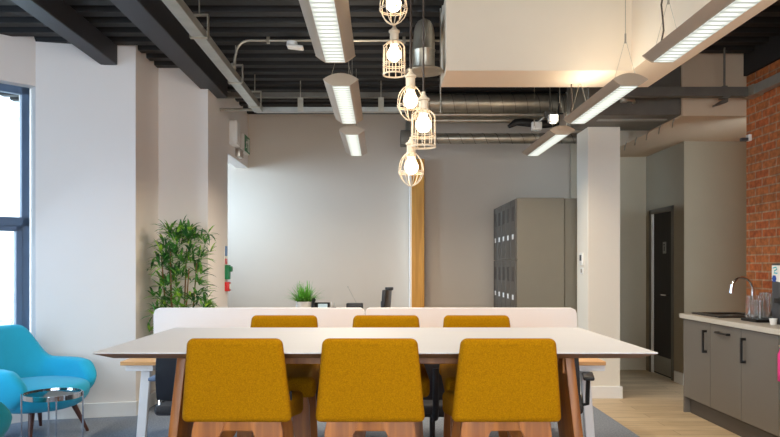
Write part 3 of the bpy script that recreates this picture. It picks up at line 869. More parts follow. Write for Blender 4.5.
# ------------------------------------------------------------------ stools
def make_stool():
    t = thing('high_stool', '', 'stool', (0, 0, 0), 0, 'mustard stools around the high table')
    # backrest (local -y is the back)
    b = NB()
    zb, zt = 0.754, 1.081
    wb, wt = 0.213, 0.180
    hexa(b, [(-wb, -0.205, zb), (wb, -0.205, zb), (wb, -0.135, zb), (-wb, -0.135, zb),
             (-wt, -0.248, zt), (wt, -0.248, zt), (wt, -0.196, zt), (-wt, -0.196, zt)], 0.024, 5)
    obj('backrest', b, 'mustard', t, smooth=50, wn=True)
    b = NB()
    hexa(b, [(-0.205, -0.195, 0.764), (0.205, -0.195, 0.764), (0.214, 0.215, 0.70), (-0.214, 0.215, 0.70),
             (-0.205, -0.175, 0.845), (0.205, -0.175, 0.845), (0.214, 0.225, 0.805), (-0.214, 0.225, 0.805)], 0.027, 5)
    obj('seat', b, 'mustard', t, smooth=50, wn=True)
    b = NB(); box(b, 0.196, 0.204, -0.135, -0.115, 0.826, 0.862, 0.002, 1); obj('fabric_tag', b, 'charcoal', t)
    # wide tapering legs
    for sx in (-1, 1):
        for (yt, yb_, zt_) in ((-0.165, -0.20, 0.775), (0.15, 0.20, 0.715)):
            b = NB()
            pl = [(0.045, zt_), (0.155, zt_), (0.168, zt_ - 0.02), (0.176, zt_ - 0.06), (0.190, 0.36), (0.205, 0.0), (0.165, 0.0), (0.118, 0.42), (0.092, 0.60), (0.066, zt_ - 0.07), (0.05, zt_ - 0.045)]
            th = 0.015
            bb = bmesh.new()
            def yc(z): return yt + (yb_ - yt) * (1 - z / zt_)
            A = [bb.verts.new((sx * x, yc(z) - th, z)) for x, z in pl]
            Bv = [bb.verts.new((sx * x, yc(z) + th, z)) for x, z in pl]
            n = len(pl)
            bb.faces.new(A); bb.faces.new(Bv[::-1])
            for i in range(n): bb.faces.new((A[i], A[(i + 1) % n], Bv[(i + 1) % n], Bv[i]))
            bmesh.ops.recalc_face_normals(bb, faces=bb.faces[:])
            bmesh.ops.bevel(bb, geom=[e for e in bb.edges], offset=0.004, segments=2, affect='EDGES')
            add_bm(b, bb)
            obj('leg', b, 'stool_wood', t, smooth=35)
    b = NB(); box(b, -0.06, 0.06, -0.172, -0.150, 0.715, 0.772, 0.003, 1); obj('rear_rail', b, 'stool_wood', t, smooth=0)
    b = NB(); box(b, -0.06, 0.06, 0.135, 0.157, 0.665, 0.706, 0.003, 1); obj('front_rail', b, 'stool_wood', t, smooth=0)
    for sx in (-1, 1):
        b = NB(); hexa(b, [(sx * 0.10, -0.165, 0.70), (sx * 0.125, -0.165, 0.70), (sx * 0.125, 0.14, 0.65), (sx * 0.10, 0.14, 0.65), (sx * 0.10, -0.165, 0.768), (sx * 0.125, -0.165, 0.768), (sx * 0.125, 0.14, 0.712), (sx * 0.10, 0.14, 0.712)], 0.003, 1); obj('side_rail', b, 'stool_wood', t, smooth=0)
    b = NB(); box(b, -0.17, 0.17, 0.172, 0.197, 0.25, 0.285, 0.004, 2); obj('footrest', b, 'brushed', t, smooth=0)
    return t
st = make_stool()
YF, YRr = 2.885, 3.665
st.location = (-0.556, YF, 0)
st['label'] = 'mustard felt high stool nearest the camera on the left, seen from behind'
dup(st, (-0.042, YF, 0), 0, 'mustard felt high stool in the middle of the near side, seen from behind')
dup(st, (0.484, YF, 0), 0, 'mustard felt high stool at the right end of the near side, seen from behind')
for x, lb in ((-0.536, 'mustard high stool on the far side of the table, left of the three'), (0.028, 'mustard high stool on the far side of the table, middle of the three'), (0.530, 'mustard high stool on the far side of the table, right of the three')):
    dup(st, (x, YRr, 0), PI, lb)

# ------------------------------------------------------------------ bench desks with screens
DY0, DY1 = 4.56, 5.22
def desk(x0, x1, y0, y1, label, leg_l, leg_r, sides=(-1,)):
    t = thing('office_desk', label, 'desk', ((x0 + x1) / 2, (y0 + y1) / 2, 0), 0, None)
    hx = (x1 - x0) / 2; hy = (y1 - y0) / 2
    b = NB(); box(b, -hx, hx, -hy, hy, 0.705, 0.73, 0.002, 1); obj('desktop', b, 'desk_oak', t, smooth=0)
    b = NB(); box(b, -hx + 0.06, hx - 0.06, -0.05, 0.0, 0.665, 0.7055); obj('beam', b, 'white_metal', t, smooth=0)
    for sx, on in ((-1, leg_l), (1, leg_r)):
        if on == 0: continue
        out = 0.05 if on == 2 else 0.0
        xin = hx - (0.14 if sx < 0 else 0.11)
        b = NB(); box(b, sx * (xin + 0.025) - 0.09, sx * (xin + 0.025) + 0.09, -hy + 0.03, hy - 0.002, 0.664, 0.7055, 0.003, 1); obj('cross_rail', b, 'white_metal', t, smooth=0)
        for sy in sides:
            b = NB(); yy = sy * (hy - 0.10)
            hexa(b, [(sx * (xin + out) - 0.03, yy - 0.02, 0), (sx * (xin + out) + 0.03, yy - 0.02, 0), (sx * (xin + out) + 0.03, yy + 0.02, 0), (sx * (xin + out) - 0.03, yy + 0.02, 0),
                     (sx * xin - 0.03, yy - 0.02, 0.664), (sx * xin + 0.03, yy - 0.02, 0.664), (sx * xin + 0.03, yy + 0.02, 0.664), (sx * xin - 0.03, yy + 0.02, 0.664)], 0.004, 1)
            obj('leg', b, 'white_metal', t, smooth=0)
    return t
desk(-1.70, -0.118, DY0, DY1, 'left oak topped desk with white legs behind the high table', 2, 1)
desk(-0.116, 1.466, DY0, DY1, 'right oak topped desk with white legs behind the high table', 0, 2)
desk(-1.70, -0.118, 5.27, 5.93, 'far half of the left bench desk, hidden behind the white screen', 2, 1, (1,))
desk(-0.116, 1.466, 5.27, 5.93, 'far half of the right bench desk, hidden behind the white screen', 0, 2, (1,))
def screen(x0, x1, label, rl, rr):
    t = thing('desk_screen', label, 'desk screen', ((x0 + x1) / 2, 5.245, 0.66))
    hx = (x1 - x0) / 2; z1 = 1.04 - 0.66; r = 0.045
    pl = [(-hx, 0), (hx, 0)]
    if rr: pl += [(hx, z1 - r), (hx - 0.3 * r, z1 - 0.3 * r), (hx - r, z1)]
    else: pl += [(hx, z1 - 0.03), (hx - 0.01, z1 - 0.01), (hx - 0.03, z1)]
    if rl: pl += [(-hx + r, z1), (-hx + 0.3 * r, z1 - 0.3 * r), (-hx, z1 - r)]
    else: pl += [(-hx + 0.03, z1), (-hx + 0.01, z1 - 0.01), (-hx, z1 - 0.03)]
    b = NB(); prism(b, pl, -0.016, 0.016, 'Y', 0.004); obj('panel', b, 'screen_fabric', t, smooth=0)
    for xx in (-hx + 0.25, hx - 0.25):
        b = NB(); box(b, xx - 0.03, xx + 0.03, -0.05, -0.014, 0.072, 0.13, 0.003, 1); obj('clamp', b, 'white_metal', t, smooth=0)
screen(-1.70, -0.122, 'left half of the long white desk screen', True, False)
screen(-0.116, 1.466, 'right half of the long white desk screen, ending at the column', False, True)

# back desk carrying the small objects
desk(-1.15, 0.55, 7.75, 8.45, 'far desk by the back wall, hidden behind the white screens', 1, 1, (-1, 1))
DZ = 0.73
t = thing('potted_grass', 'spiky green grass plant in a white pot on the far desk', 'plant', (-0.875, 8.0, DZ))
b = NB(); lathe(b, [(0.06, 0), (0.085, 0.02), (0.10, 0.20), (0.10, 0.215), (0.09, 0.215), (0.088, 0.19), (0, 0.19)], 28); obj('pot', b, 'pot_white', t)
b = NB(); r2 = random.Random(5)
for i in range(330):
    a = r2.uniform(0, 2 * PI); ln = r2.uniform(0.16, 0.31); lean = r2.uniform(0.05, 1.0) ** 0.75
    base = Vector((r2.uniform(-0.06, 0.06), r2.uniform(-0.06, 0.06), 0.19))
    dr = Vector((math.cos(a), math.sin(a), 0)); sd = Vector((-dr.y, dr.x, 0)) * 0.0075
    pv = None
    for k in range(5):
        f = k / 4
        p = base + dr * (ln * lean * f * 1.12) + Vector((0, 0, ln * (f * (1.05 - 0.45 * lean) - 0.42 * lean * f * f)))
        w = 1 - 0.85 * f
        v = (b.verts.new(p - sd * w), b.verts.new(p + sd * w))
        if pv: b.faces.new((pv[0], pv[1], v[1], v[0]))
        pv = v
obj('foliage', b, 'grass', t, smooth=0)
t = thing('desk_phone', 'black desk telephone with a lit grey display beside the grass plant', 'telephone', (-0.675, 7.88, DZ))
b = NB(); hexa(b, [(-0.10, -0.09, 0), (0.10, -0.09, 0), (0.10, 0.09, 0), (-0.10, 0.09, 0), (-0.10, -0.06, 0.12), (0.10, -0.06, 0.12), (0.10, 0.05, 0.21), (-0.10, 0.05, 0.21)], 0.008, 2); obj('body', b, 'black_plastic', t)
b = NB(); hexa(b, [(-0.03, -0.085, 0.10), (0.075, -0.085, 0.10), (0.075, -0.08, 0.10), (-0.03, -0.08, 0.10), (-0.03, -0.03, 0.195), (0.075, -0.03, 0.195), (0.075, -0.022, 0.195), (-0.03, -0.022, 0.195)]); obj('display', b, 'lcd', t, smooth=0)
b = NB(); tube(b, [(-0.085, -0.09, 0.11), (-0.085, -0.04, 0.20), (-0.085, 0.05, 0.235)], [0.022, 0.016, 0.022], 10); obj('handset', b, 'black_plastic', t)
t = thing('pen_pot', 'tiny dark pen pot right of the desk telephone', 'pen pot', (-0.545, 7.98, DZ))
b = NB(); lathe(b, [(0.03, 0), (0.035, 0.15), (0.03, 0.15), (0.028, 0.02), (0, 0.02)], 16); obj('cup', b, 'black_plastic', t)
b = NB(); tube(b, [(0, 0, 0.03), (0.012, 0, 0.2)], 0.005, 6); obj('pen', b, 'galv', t)
b = NB(); tube(b, [(-0.01, 0.01, 0.03), (-0.022, 0.01, 0.21)], 0.005, 6); obj('pen', b, 'white_plastic', t)
t = thing('radio', 'low black box with a thin slanting aerial on the far desk', 'radio', (-0.30, 8.0, DZ))
b = NB(); box(b, -0.095, 0.095, -0.06, 0.06, 0, 0.195, 0.01, 3); obj('case', b, 'black_plastic', t)
b = NB(); tube(b, [(0.02, 0.03, 0.19), (-0.08, 0.03, 0.38)], 0.003, 6); lathe(b, [(0.006, -0.006), (0.006, 0.006)], 8, (-0.08, 0.03, 0.38)); obj('aerial', b, 'galv', t)
t = thing('monitor', 'black computer monitor seen almost edge on beside the timber post', 'monitor', (0.05, 8.05, DZ - 0.035), math.radians(81))
b = NB(); hexa(b, [(-0.24, -0.022, 0.07), (0.24, -0.022, 0.07), (0.24, 0.022, 0.07), (-0.24, 0.022, 0.07), (-0.24, -0.042, 0.385), (0.24, -0.042, 0.385), (0.24, 0.0, 0.385), (-0.24, 0.0, 0.385)], 0.006, 2); obj('casing', b, 'black_plastic', t)
b = NB(); box(b, -0.03, 0.03, 0.01, 0.05, 0.04, 0.25, 0.005, 1); obj('stand', b, 'black_plastic', t)
b = NB(); box(b, -0.12, 0.12, -0.09, 0.09, 0.035, 0.05, 0.005, 1); obj('foot', b, 'black_plastic', t)
b = NB(); box(b, -0.03, 0.03, -0.09, 0.0, 0.375, 0.41, 0.006, 2); obj('webcam', b, 'black_plastic', t)

# timber post on back wall
t = thing('timber_post', 'yellow timber post standing against the back wall', 'post', (0.463, 8.9, 0))
b = NB(); box(b, -0.075, 0.085, -0.07, 0.19, 0, 2.70, 0.006, 2); obj('post', b, 'post_wood', t, smooth=0)
b = NB(); box(b, -0.10, -0.075, -0.03, 0.19, 0, 2.70); obj('white_edge', b, 'skirting', t, smooth=0)

# ------------------------------------------------------------------ lockers
t = thing('locker_bank', 'tall beige grey locker bank standing sideways left of the white column', 'lockers', (1.465, 7.6, 0))
LZ = 2.09
b = NB(); box(b, 0.012, 0.525, 0, 1.47, 0.08, LZ, 0.004, 1); obj('carcass', b, 'locker', t, smooth=0)
b = NB(); box(b, 0.532, 1.05, 0.02, 1.47, 0.0, LZ - 0.004, 0.004, 1); obj('rear_panel', b, 'locker', t, smooth=0)
b = NB(); box(b, 0.02, 0.52, 0.02, 1.46, 0, 0.085); obj('plinth', b, 'grey_plinth', t, smooth=0)
nc = 5; dw = 1.47 / nc; dh = (LZ - 0.09) / 3
for c in range(nc):
    for r in range(3):
        y0 = c * dw + 0.005; z0 = 0.085 + r * dh + 0.005
        b = NB(); box(b, -0.006, 0.014, y0, y0 + dw - 0.01, z0, z0 + dh - 0.01, 0.003, 1); d = obj('door', b, 'locker_door', t, smooth=0)
        b = NB(); yc = y0 + dw / 2; box(b, -0.010, -0.005, yc - 0.05, yc + 0.03, z0 + 0.22, z0 + 0.275); obj('number_card', b, 'card', d, smooth=0)
        b = NB()
        for k in range(3): box(b, -0.009, -0.005, yc - 0.07 + 0.055 * k, yc - 0.05 + 0.055 * k, z0 + 0.42, z0 + 0.58)
        obj('vent', b, 'grey_plinth', d, smooth=0)

# ------------------------------------------------------------------ kitchen run
KX = 2.80; KW = 0.512; KY = 6.465
units = []
for i in range(3):
    y1 = KY - i * KW; y0 = y1 - KW
    lb = ['grey kitchen cabinet at the far end of the run, tall handle on its right', 'grey kitchen cabinet in the middle with a short horizontal handle', 'grey kitchen cabinet nearest, with a tall handle on its left'][i]
    t = thing('kitchen_cabinet', lb, 'cabinet', (KX, y0, 0), 0, 'grey kitchen base cabinets')
    b = NB(); box(b, 0.022, 0.60, 0.001, KW - 0.001, 0.15, 0.87, 0, 1); obj('carcass', b, 'grey_unit', t, smooth=0)
    b = NB(); box(b, 0.0, 0.02, 0.003, KW - 0.003, 0.15, 0.865, 0.0025, 1); d = obj('door', b, 'grey_unit', t, smooth=0)
    b = NB()
    if i == 1:
        ya, yb_ = 0.17, 0.37; z = 0.80
        tube(b, [(-0.03, ya, z), (-0.03, yb_, z)], 0.009, 8); box(b, -0.03, 0.002, ya, ya + 0.02, z - 0.009, z + 0.009); box(b, -0.03, 0.002, yb_ - 0.02, yb_, z - 0.009, z + 0.009)
    else:
        yy = 0.07 if i == 0 else KW - 0.06; za, zb = 0.605, 0.80
        box(b, -0.038, -0.024, yy - 0.009, yy + 0.009, za, zb); box(b, -0.03, 0.002, yy - 0.009, yy + 0.009, za, za + 0.02); box(b, -0.03, 0.002, yy - 0.009, yy + 0.009, zb - 0.02, zb)
    obj('handle', b, 'black_plastic', d, smooth=0)
    b = NB(); box(b, 0.05, 0.07, 0.0, KW - (0.022 if i == 0 else 0), 0, 0.15); obj('plinth', b, 'grey_plinth', t, smooth=0)
    if i == 0:
        b = NB(); box(b, 0.0, 0.60, KW - 0.004, KW + 0.018, 0, 0.87, 0.002, 1); obj('end_panel', b, 'grey_unit', t, smooth=0)
yE = KY - 3 * KW
t = thing('undercounter_appliance', 'black fronted appliance at the right edge under the worktop', 'appliance', (KX, yE - 0.62, 0))
b = NB(); box(b, 0.02, 0.60, 0.02, 0.595, 0.02, 0.868, 0.004, 1); obj('casing', b, 'black_plastic', t, smooth=0)
b = NB(); box(b, 0.0, 0.02, 0.02, 0.595, 0.12, 0.86, 0.004, 1); d = obj('door', b, 'black_plastic', t, smooth=0)
b = NB(); tube(b, [(-0.035, 0.06, 0.80), (-0.035, 0.55, 0.80)], 0.008, 8); tube(b, [(0.0, 0.08, 0.80), (-0.035, 0.08, 0.80)], 0.006, 6); tube(b, [(0.0, 0.53, 0.80), (-0.035, 0.53, 0.80)], 0.006, 6); obj('handle', b, 'chrome', d)
b = NB(); box(b, -0.004, 0.6, 0.60, 0.612, 0.14, 0.868); obj('end_trim', b, 'brushed', t, smooth=0)
# pink cloth over fridge handle
b = NB()
cols = 9
gv = []
for s in range(9):
    row = []
    f = s / 8
    if f < 0.5: dx, z = -0.055, 0.56 + (0.805 - 0.56) * f * 2
    else: dx, z = -0.018 + 0.004, 0.81 - (0.81 - 0.60) * (f - 0.5) * 2
    if s == 4: dx, z = -0.035, 0.813
    for c in range(cols):
        yy = 0.26 + 0.26 * c / (cols - 1)
        row.append(b.verts.new((KX + dx - (0.008 * math.sin(c * 1.9) + 0.006 if f < 0.5 else 0), yE - 0.62 + yy, z)))
    gv.append(row)
for s in range(8):
    for c in range(cols - 1):
        b.faces.new((gv[s][c], gv[s][c + 1], gv[s + 1][c + 1], gv[s + 1][c]))
o = obj('cloth', b, 'pink_cloth', smooth=180)
md = o.modifiers.new('th', 'SOLIDIFY'); md.thickness = 0.005
tag(o, 'bright pink cloth hanging at the right edge under the worktop', 'cloth')
# worktop
b = NB(); box(b, KX - 0.03, 3.43, yE - 1.4, KY + 0.035, 0.87, 0.912, 0.003, 1)
tag(obj('worktop', b, 'worktop', smooth=0), 'pale speckled worktop along the grey kitchen cabinets', 'worktop')
b = NB(); box(b, KX, 3.40, yE - 1.38, yE - 0.63, 0.0, 0.87); tag(obj('base_unit', b, 'grey_unit', smooth=0), 'grey base unit right of the black appliance, beyond the picture edge', 'cabinet')
# sink
t = thing('sink', 'black inset sink in the pale worktop', 'sink', (3.09, 6.17, 0.912))
b = NB()
for (x0, x1, y0, y1) in ((-0.235, 0.24, -0.25, -0.20), (-0.235, 0.24, 0.22, 0.27), (-0.235, -0.16, -0.2, 0.22), (0.15, 0.24, -0.2, 0.22)):
    box(b, x0, x1, y0, y1, -0.002, 0.014, 0.004, 1)
obj('rim', b, 'sink', t, smooth=0)
b = NB(); box(b, -0.165, 0.155, -0.205, 0.225, 0.0, 0.004); obj('bowl', b, 'black_plastic', t, smooth=0)
b = NB(); lathe(b, [(0.03, 0.004), (0.03, 0.007), (0.0, 0.006)], 16, (0, 0, 0)); obj('drain', b, 'chrome', t)
# tap
t = thing('kitchen_tap', 'chrome gooseneck tap arching over the black sink', 'tap', (3.11, 5.86, 0.912))
b = NB(); lathe(b, [(0.028, 0.0), (0.028, 0.01), (0.018, 0.016), (0.018, 0.09), (0.012, 0.10), (0, 0.101)], 20); obj('base', b, 'chrome', t)
pts = [(0, 0, 0.09), (0, 0, 0.22)]
for k in range(13):
    a = PI * 0.93 * k / 12
    pts.append((-0.088 + 0.088 * math.cos(a), 0, 0.245 + 0.098 * math.sin(a)))
b = NB(); tube(b, pts, 0.0115, 12); obj('spout', b, 'chrome', t)
e = Vector(pts[-1])
b = NB(); tube(b, [e + Vector((0.002, 0, 0.02)), e + Vector((-0.008, 0, -0.055))], [0.014, 0.016], 12); obj('spray_head', b, 'chrome', t)
b = NB(); tube(b, [(0.0, -0.015, 0.05), (0.0, -0.06, 0.075)], 0.006, 8); obj('lever', b, 'chrome', t)
# glasses on a tray
M['tumbler'] = plain('tumbler_glass', (242, 246, 246), 0.03, var=0.0)
bs = M['tumbler'].node_tree.nodes['Principled BSDF']; bs.inputs['Transmission Weight'].default_value = 0.92; bs.inputs['IOR'].default_value = 1.4
GX0, GY0 = 2.92, 5.44
t = thing('drip_tray', 'black drip tray holding the glasses on the worktop', 'tray', (GX0, GY0, 0.912))
b = NB(); box(b, 0, 0.30, 0, 0.24, 0, 0.008); box(b, 0, 0.30, 0, 0.008, 0.006, 0.024); box(b, 0, 0.30, 0.232, 0.24, 0.006, 0.024); box(b, 0, 0.008, 0, 0.24, 0.006, 0.024); box(b, 0.292, 0.30, 0, 0.24, 0.006, 0.024); obj('base', b, 'black_plastic', t, smooth=0)
b = NB(); box(b, 0.01, 0.29, 0.01, 0.23, 0.007, 0.010); obj('mat', b, 'charcoal', t, smooth=0)
proto = {}
r3 = random.Random(8)
hs = [0.175, 0.205, 0.232]
for k, hgt in enumerate(hs):
    b = NB()
    lathe(b, [(0.033, 0), (0.033, 0.003), (0.0315, 0.003), (0.0275, hgt - 0.012), (0.0, hgt - 0.014), (0.0, hgt), (0.0285, hgt), (0.033, 0.0)][1:-1], 18)
    proto[k] = b
meshes = {}
for k in proto:
    meshes[k] = obj('drinking_glass', proto[k], 'tumbler')
pat = [[0, 1, 1, 2], [0, 2, 2, 2], [1, 1, 2, 2]]
used = set()
for j in range(3):
    for i in range(4):
        k = pat[j][i]
        loc = (GX0 + 0.045 + 0.07 * i, GY0 + 0.045 + 0.073 * j, 0.922)
        if k not in used: o = meshes[k]; used.add(k)
        else:
            o = meshes[k].copy(); COL.objects.link(o)
        o.location = loc
        tag(o, 'clear drinking glass upside down among the glasses on the black drip tray', 'glass', 'glasses drying beside the tap')
# water boiler / machine
t = thing('hot_water_machine', 'dark grey dispenser with a printed white label at the right edge on the worktop', 'dispenser', (3.09, 5.06, 0.912))
b = NB(); box(b, -0.10, 0.22, -0.14, 0.30, 0, 0.46, 0.01, 2); obj('case', b, 'machine', t)
b = NB(); prism(b, [(-0.12, 0.29), (0.285, 0.33), (0.285, 0.445), (-0.12, 0.445)], -0.106, -0.099, 'X'); f = obj('label_panel', b, 'card', t, smooth=0)
b = NB(); prism(b, [(0.285 - 0.035 + 0.028 * math.cos(2 * PI * k / 6), 0.345 + 0.028 * math.sin(2 * PI * k / 6)) for k in range(6)], -0.109, -0.104, 'X'); obj('blue_badge', b, 'blue_print', f, smooth=0)
b = NB(); tube(b, [(-0.107, 0.265, 0.425), (-0.107, 0.225, 0.432), (-0.107, 0.215, 0.415), (-0.107, 0.245, 0.405), (-0.107, 0.25, 0.388), (-0.107, 0.21, 0.385)], 0.005, 6); obj('swirl_print', b, 'cyan_print', f)
b = NB(); box(b, -0.13, -0.095, 0.1, 0.22, 0.16, 0.20, 0.006, 2); obj('nozzle', b, 'black_plastic', t)
t = thing('white_socket_box', 'small white cup shaped item at the foot of the dispenser', 'cup', (2.957, 5.275, 0.912))
b = NB(); lathe(b, [(0.022, 0), (0.028, 0.045), (0.025, 0.045), (0.02, 0.006), (0, 0.006)], 16); obj('cup_body', b, 'white_plastic', t)
t.name = 'cup'

# ------------------------------------------------------------------ armchairs and coffee table
def make_armchair(mat):
    t = thing('tub_armchair', '', 'armchair', (0, 0, 0))
    # bowl seat
    b = NB()
    prof = [(0, 0.225), (0.24, 0.228), (0.32, 0.245), (0.375, 0.29), (0.405, 0.35), (0.40, 0.395), (0.37, 0.425), (0.30, 0.437), (0, 0.442)]
    lathe(b, prof, 40, (0, -0.02, 0), 1.0, 0.95)
    obj('seat', b, mat, t, smooth=60, subd=1)
    # wrap-round shell
    b = NB()
    nphi = 44; rings = []
    PH = math.radians(128)
    for i in range(nphi + 1):
        f = i / nphi
        ph = -PH + 2 * PH * f
        a = abs(ph)
        def sm(e0, e1, x):
            u = min(1, max(0, (x - e0) / (e1 - e0))); return u * u * (3 - 2 * u)
        top = 0.865 - 0.275 * sm(math.radians(25), math.radians(56), a) - 0.02 * sm(math.radians(95), PH, a)
        endk = sm(PH - 0.22, PH, a)            # rounding toward front ends
        top -= 0.07 * endk
        lean = 0.10 * (1 - sm(math.radians(20), math.radians(75), a))
        th = 0.10 * (1 - 0.25 * endk)
        cx, cy = math.sin(ph), math.cos(ph)
        # superellipse-ish plan
        q = (abs(cx) ** 2.6 + abs(cy) ** 2.6) ** (-1 / 2.6)
        def P(r, z):
            return (cx * q * r * 1.0, cy * q * r * 0.93 - 0.01, z)
        zt = top
        ro = 0.425; zb = 0.27 + 0.05 * endk
        sec = [P(ro - 0.10, zb), P(ro - 0.045, zb + 0.02), P(ro - 0.01, 0.36), P(ro + 0.01 + lean * 0.35, 0.36 + (zt - 0.36) * 0.5), P(ro + 0.015 + lean, zt - 0.05), P(ro + 0.0 + lean, zt - 0.01),
               P(ro - th * 0.5 + lean, zt), P(ro - th + 0.0 + lean, zt - 0.012), P(ro - th - 0.015 + lean, zt - 0.05), P(ro - th - 0.005 + lean * 0.3, 0.36 + (zt - 0.36) * 0.5), P(ro - th - 0.02, 0.40), P(ro - th - 0.03, 0.31)]
        rings.append([b.verts.new(p) for p in sec])
    n = len(rings[0])
    for A, B in zip(rings[:-1], rings[1:]):
        for k in range(n): b.faces.new((A[k], A[(k + 1) % n], B[(k + 1) % n], B[k]))
    for R in (rings[0], rings[-1]):
        c = Vector((0, 0, 0))
        for v in R: c += v.co
        c /= n
        out = (c - Vector((0, 0.1, c.z))); out = Vector((0, -1, 0))
        cv = b.verts.new(c + out * 0.045)
        for k in range(n): b.faces.new((R[k], R[(k + 1) % n], cv))
    obj('shell', b, mat, t, smooth=180, subd=1)
    for sx in (-1, 1):
        for sy in (-1, 1):
            b = NB(); tube(b, [(sx * 0.20, sy * 0.18, 0.25), (sx * 0.29, sy * 0.255, 0.0)], [0.024, 0.012], 12); obj('leg', b, 'walnut', t)
    return t
ac = make_armchair('turq')
ac.location = (-2.745, 5.56, 0); ac.rotation_euler[2] = math.radians(69)
ac['label'] = 'bright turquoise tub armchair on dark tapered legs by the left window'
a2 = make_armchair('teal')
a2.location = (-2.665, 4.14, 0); a2.rotation_euler[2] = math.radians(150)
a2['label'] = 'darker teal armchair cut off by the left edge, in front of the coffee table'
t = thing('coffee_table', 'small round glass side table with a steel ring and thin legs before the turquoise armchair', 'side table', (-2.355, 5.02, 0))
RT = 0.197
b = NB()
rg = [(RT, 0.413), (RT, 0.447), (RT - 0.006, 0.447), (RT - 0.006, 0.413)]
n = 48; rr = [[b.verts.new((r * math.cos(2 * PI * k / n), r * math.sin(2 * PI * k / n), z)) for k in range(n)] for r, z in rg]
for j in range(4):
    A, B = rr[j], rr[(j + 1) % 4]
    for k in range(n): b.faces.new((A[k], A[(k + 1) % n], B[(k + 1) % n], B[k]))
obj('steel_ring', b, 'chrome', t)
b = NB(); lathe(b, [(RT - 0.005, 0.430), (RT - 0.005, 0.438)], 48); obj('glass_top', b, 'table_glass', t)
for k in range(4):
    a = math.radians(18 + 90 * k)
    b = NB(); tube(b, [((RT + 0.004) * math.cos(a), (RT + 0.004) * math.sin(a), 0), ((RT + 0.004) * math.cos(a), (RT + 0.004) * math.sin(a), 0.446)], 0.006, 8); obj('leg', b, 'chrome', t)
b = NB(); tube(b, [(RT * math.cos(2 * PI * k / 32), RT * math.sin(2 * PI * k / 32), 0.02) for k in range(32)], 0.005, 6, True); obj('base_ring', b, 'chrome', t)

# ------------------------------------------------------------------ bamboo
t = thing('bamboo_plant', 'tall leafy bamboo plant in a dark pot in the alcove beside the pier', 'plant', (-1.925, 6.66, 0))
b = NB(); lathe(b, [(0.13, 0), (0.15, 0.02), (0.17, 0.36), (0.175, 0.38), (0.16, 0.38), (0.155, 0.34), (0, 0.34)], 28); obj('pot', b, 'pot_dark', t)
b = NB(); lathe(b, [(0.154, 0.335), (0.12, 0.35), (0, 0.352)], 20); obj('soil', b, 'soil', t)
r4 = random.Random(21)
canes = []
for k in range(6):
    a = 2 * PI * k / 6 + 0.3
    p0 = Vector((0.07 * math.cos(a), 0.07 * math.sin(a), 0.33))
    p1 = p0 + Vector((0.10 * math.cos(a), 0.07 * math.sin(a), r4.uniform(1.0, 1.3)))
    mid = (p0 + p1) / 2 + Vector((r4.uniform(-0.02, 0.02), 0, 0))
    b = NB(); tube(b, [p0, mid, p1], [0.011, 0.009, 0.005], 8); obj('cane', b, 'cane', t)
    canes.append((p0, mid, p1))
b = NB()
def leaf(base, d, ln, w):
    d = d.normalized()
    s = d.cross(Vector((0, 0, 1)))
    if s.length < 0.05: s = Vector((1, 0, 0))
    s.normalize(); up = s.cross(d)
    p = [base, base + d * ln * 0.35 + Vector((0, 0, -0.01 * ln)), base + d * ln * 0.7 - Vector((0, 0, 0.09 * ln)), base + d * ln - Vector((0, 0, 0.24 * ln))]
    v0 = b.verts.new(p[0])
    l1, r1, c1 = b.verts.new(p[1] - s * w + up * w * 0.3), b.verts.new(p[1] + s * w + up * w * 0.3), b.verts.new(p[1])
    l2, r2_, c2 = b.verts.new(p[2] - s * w * 0.75 + up * w * 0.3), b.verts.new(p[2] + s * w * 0.75 + up * w * 0.3), b.verts.new(p[2])
    v3 = b.verts.new(p[3])
    for f in ((v0, l1, c1), (v0, c1, r1), (l1, l2, c2, c1), (c1, c2, r2_, r1), (l2, v3, c2), (c2, v3, r2_)):
        b.faces.new(f)
def inside(p):
    # world clearance from alcove walls
    return p.x > -0.28 and p.x < 0.40 and p.y < 0.32
ncl = 0
while ncl < 150:
    z = r4.uniform(0.62, 1.70)
    f = (z - 0.62) / 1.08
    wdt = 0.30 if f < 0.45 else 0.30 - 0.17 * (f - 0.55) / 0.45
    x = r4.uniform(-wdt, wdt) - 0.01; yv = r4.uniform(-0.24, 0.22)
    if (x / wdt) ** 2 + (yv / 0.26) ** 2 > 1: continue
    c = Vector((x, yv, z))
    outd = Vector((x, yv, 0.12))
    for q in range(r4.randint(6, 9)):
        d = outd.normalized() * 0.7 + Vector((r4.uniform(-1, 1), r4.uniform(-1, 1), r4.uniform(-0.5, 0.9)))
        ln = r4.uniform(0.12, 0.20)
        if inside(c + d.normalized() * ln): leaf(c, d, ln, r4.uniform(0.0105, 0.0155))
    ncl += 1
for cpos in ((0.26, -0.05, 1.56), (0.28, 0.0, 1.66), (0.22, -0.02, 1.6), (0.30, -0.02, 1.48), (-0.03, 0, 1.68), (0.03, 0, 1.72), (-0.09, 0, 1.62)):
    c = Vector(cpos)
    for q in range(11):
        d = Vector((r4.uniform(-1, 1), r4.uniform(-1, 1), r4.uniform(-0.4, 1.0)))
        ln = r4.uniform(0.11, 0.18)
        if inside(c + d.normalized() * ln): leaf(c, d, ln, r4.uniform(0.0085, 0.012))
for (p0, mid, p1) in canes[:3]:
    pass
tube(b, [(0.12, 0, 1.0), (0.2, -0.01, 1.35), (0.28, -0.01, 1.66)], 0.003, 5)
tube(b, [(-0.02, 0, 1.2), (0.0, 0, 1.5), (0.02, 0, 1.74)], 0.003, 5)
obj('foliage', b, 'leaf', t, smooth=0)

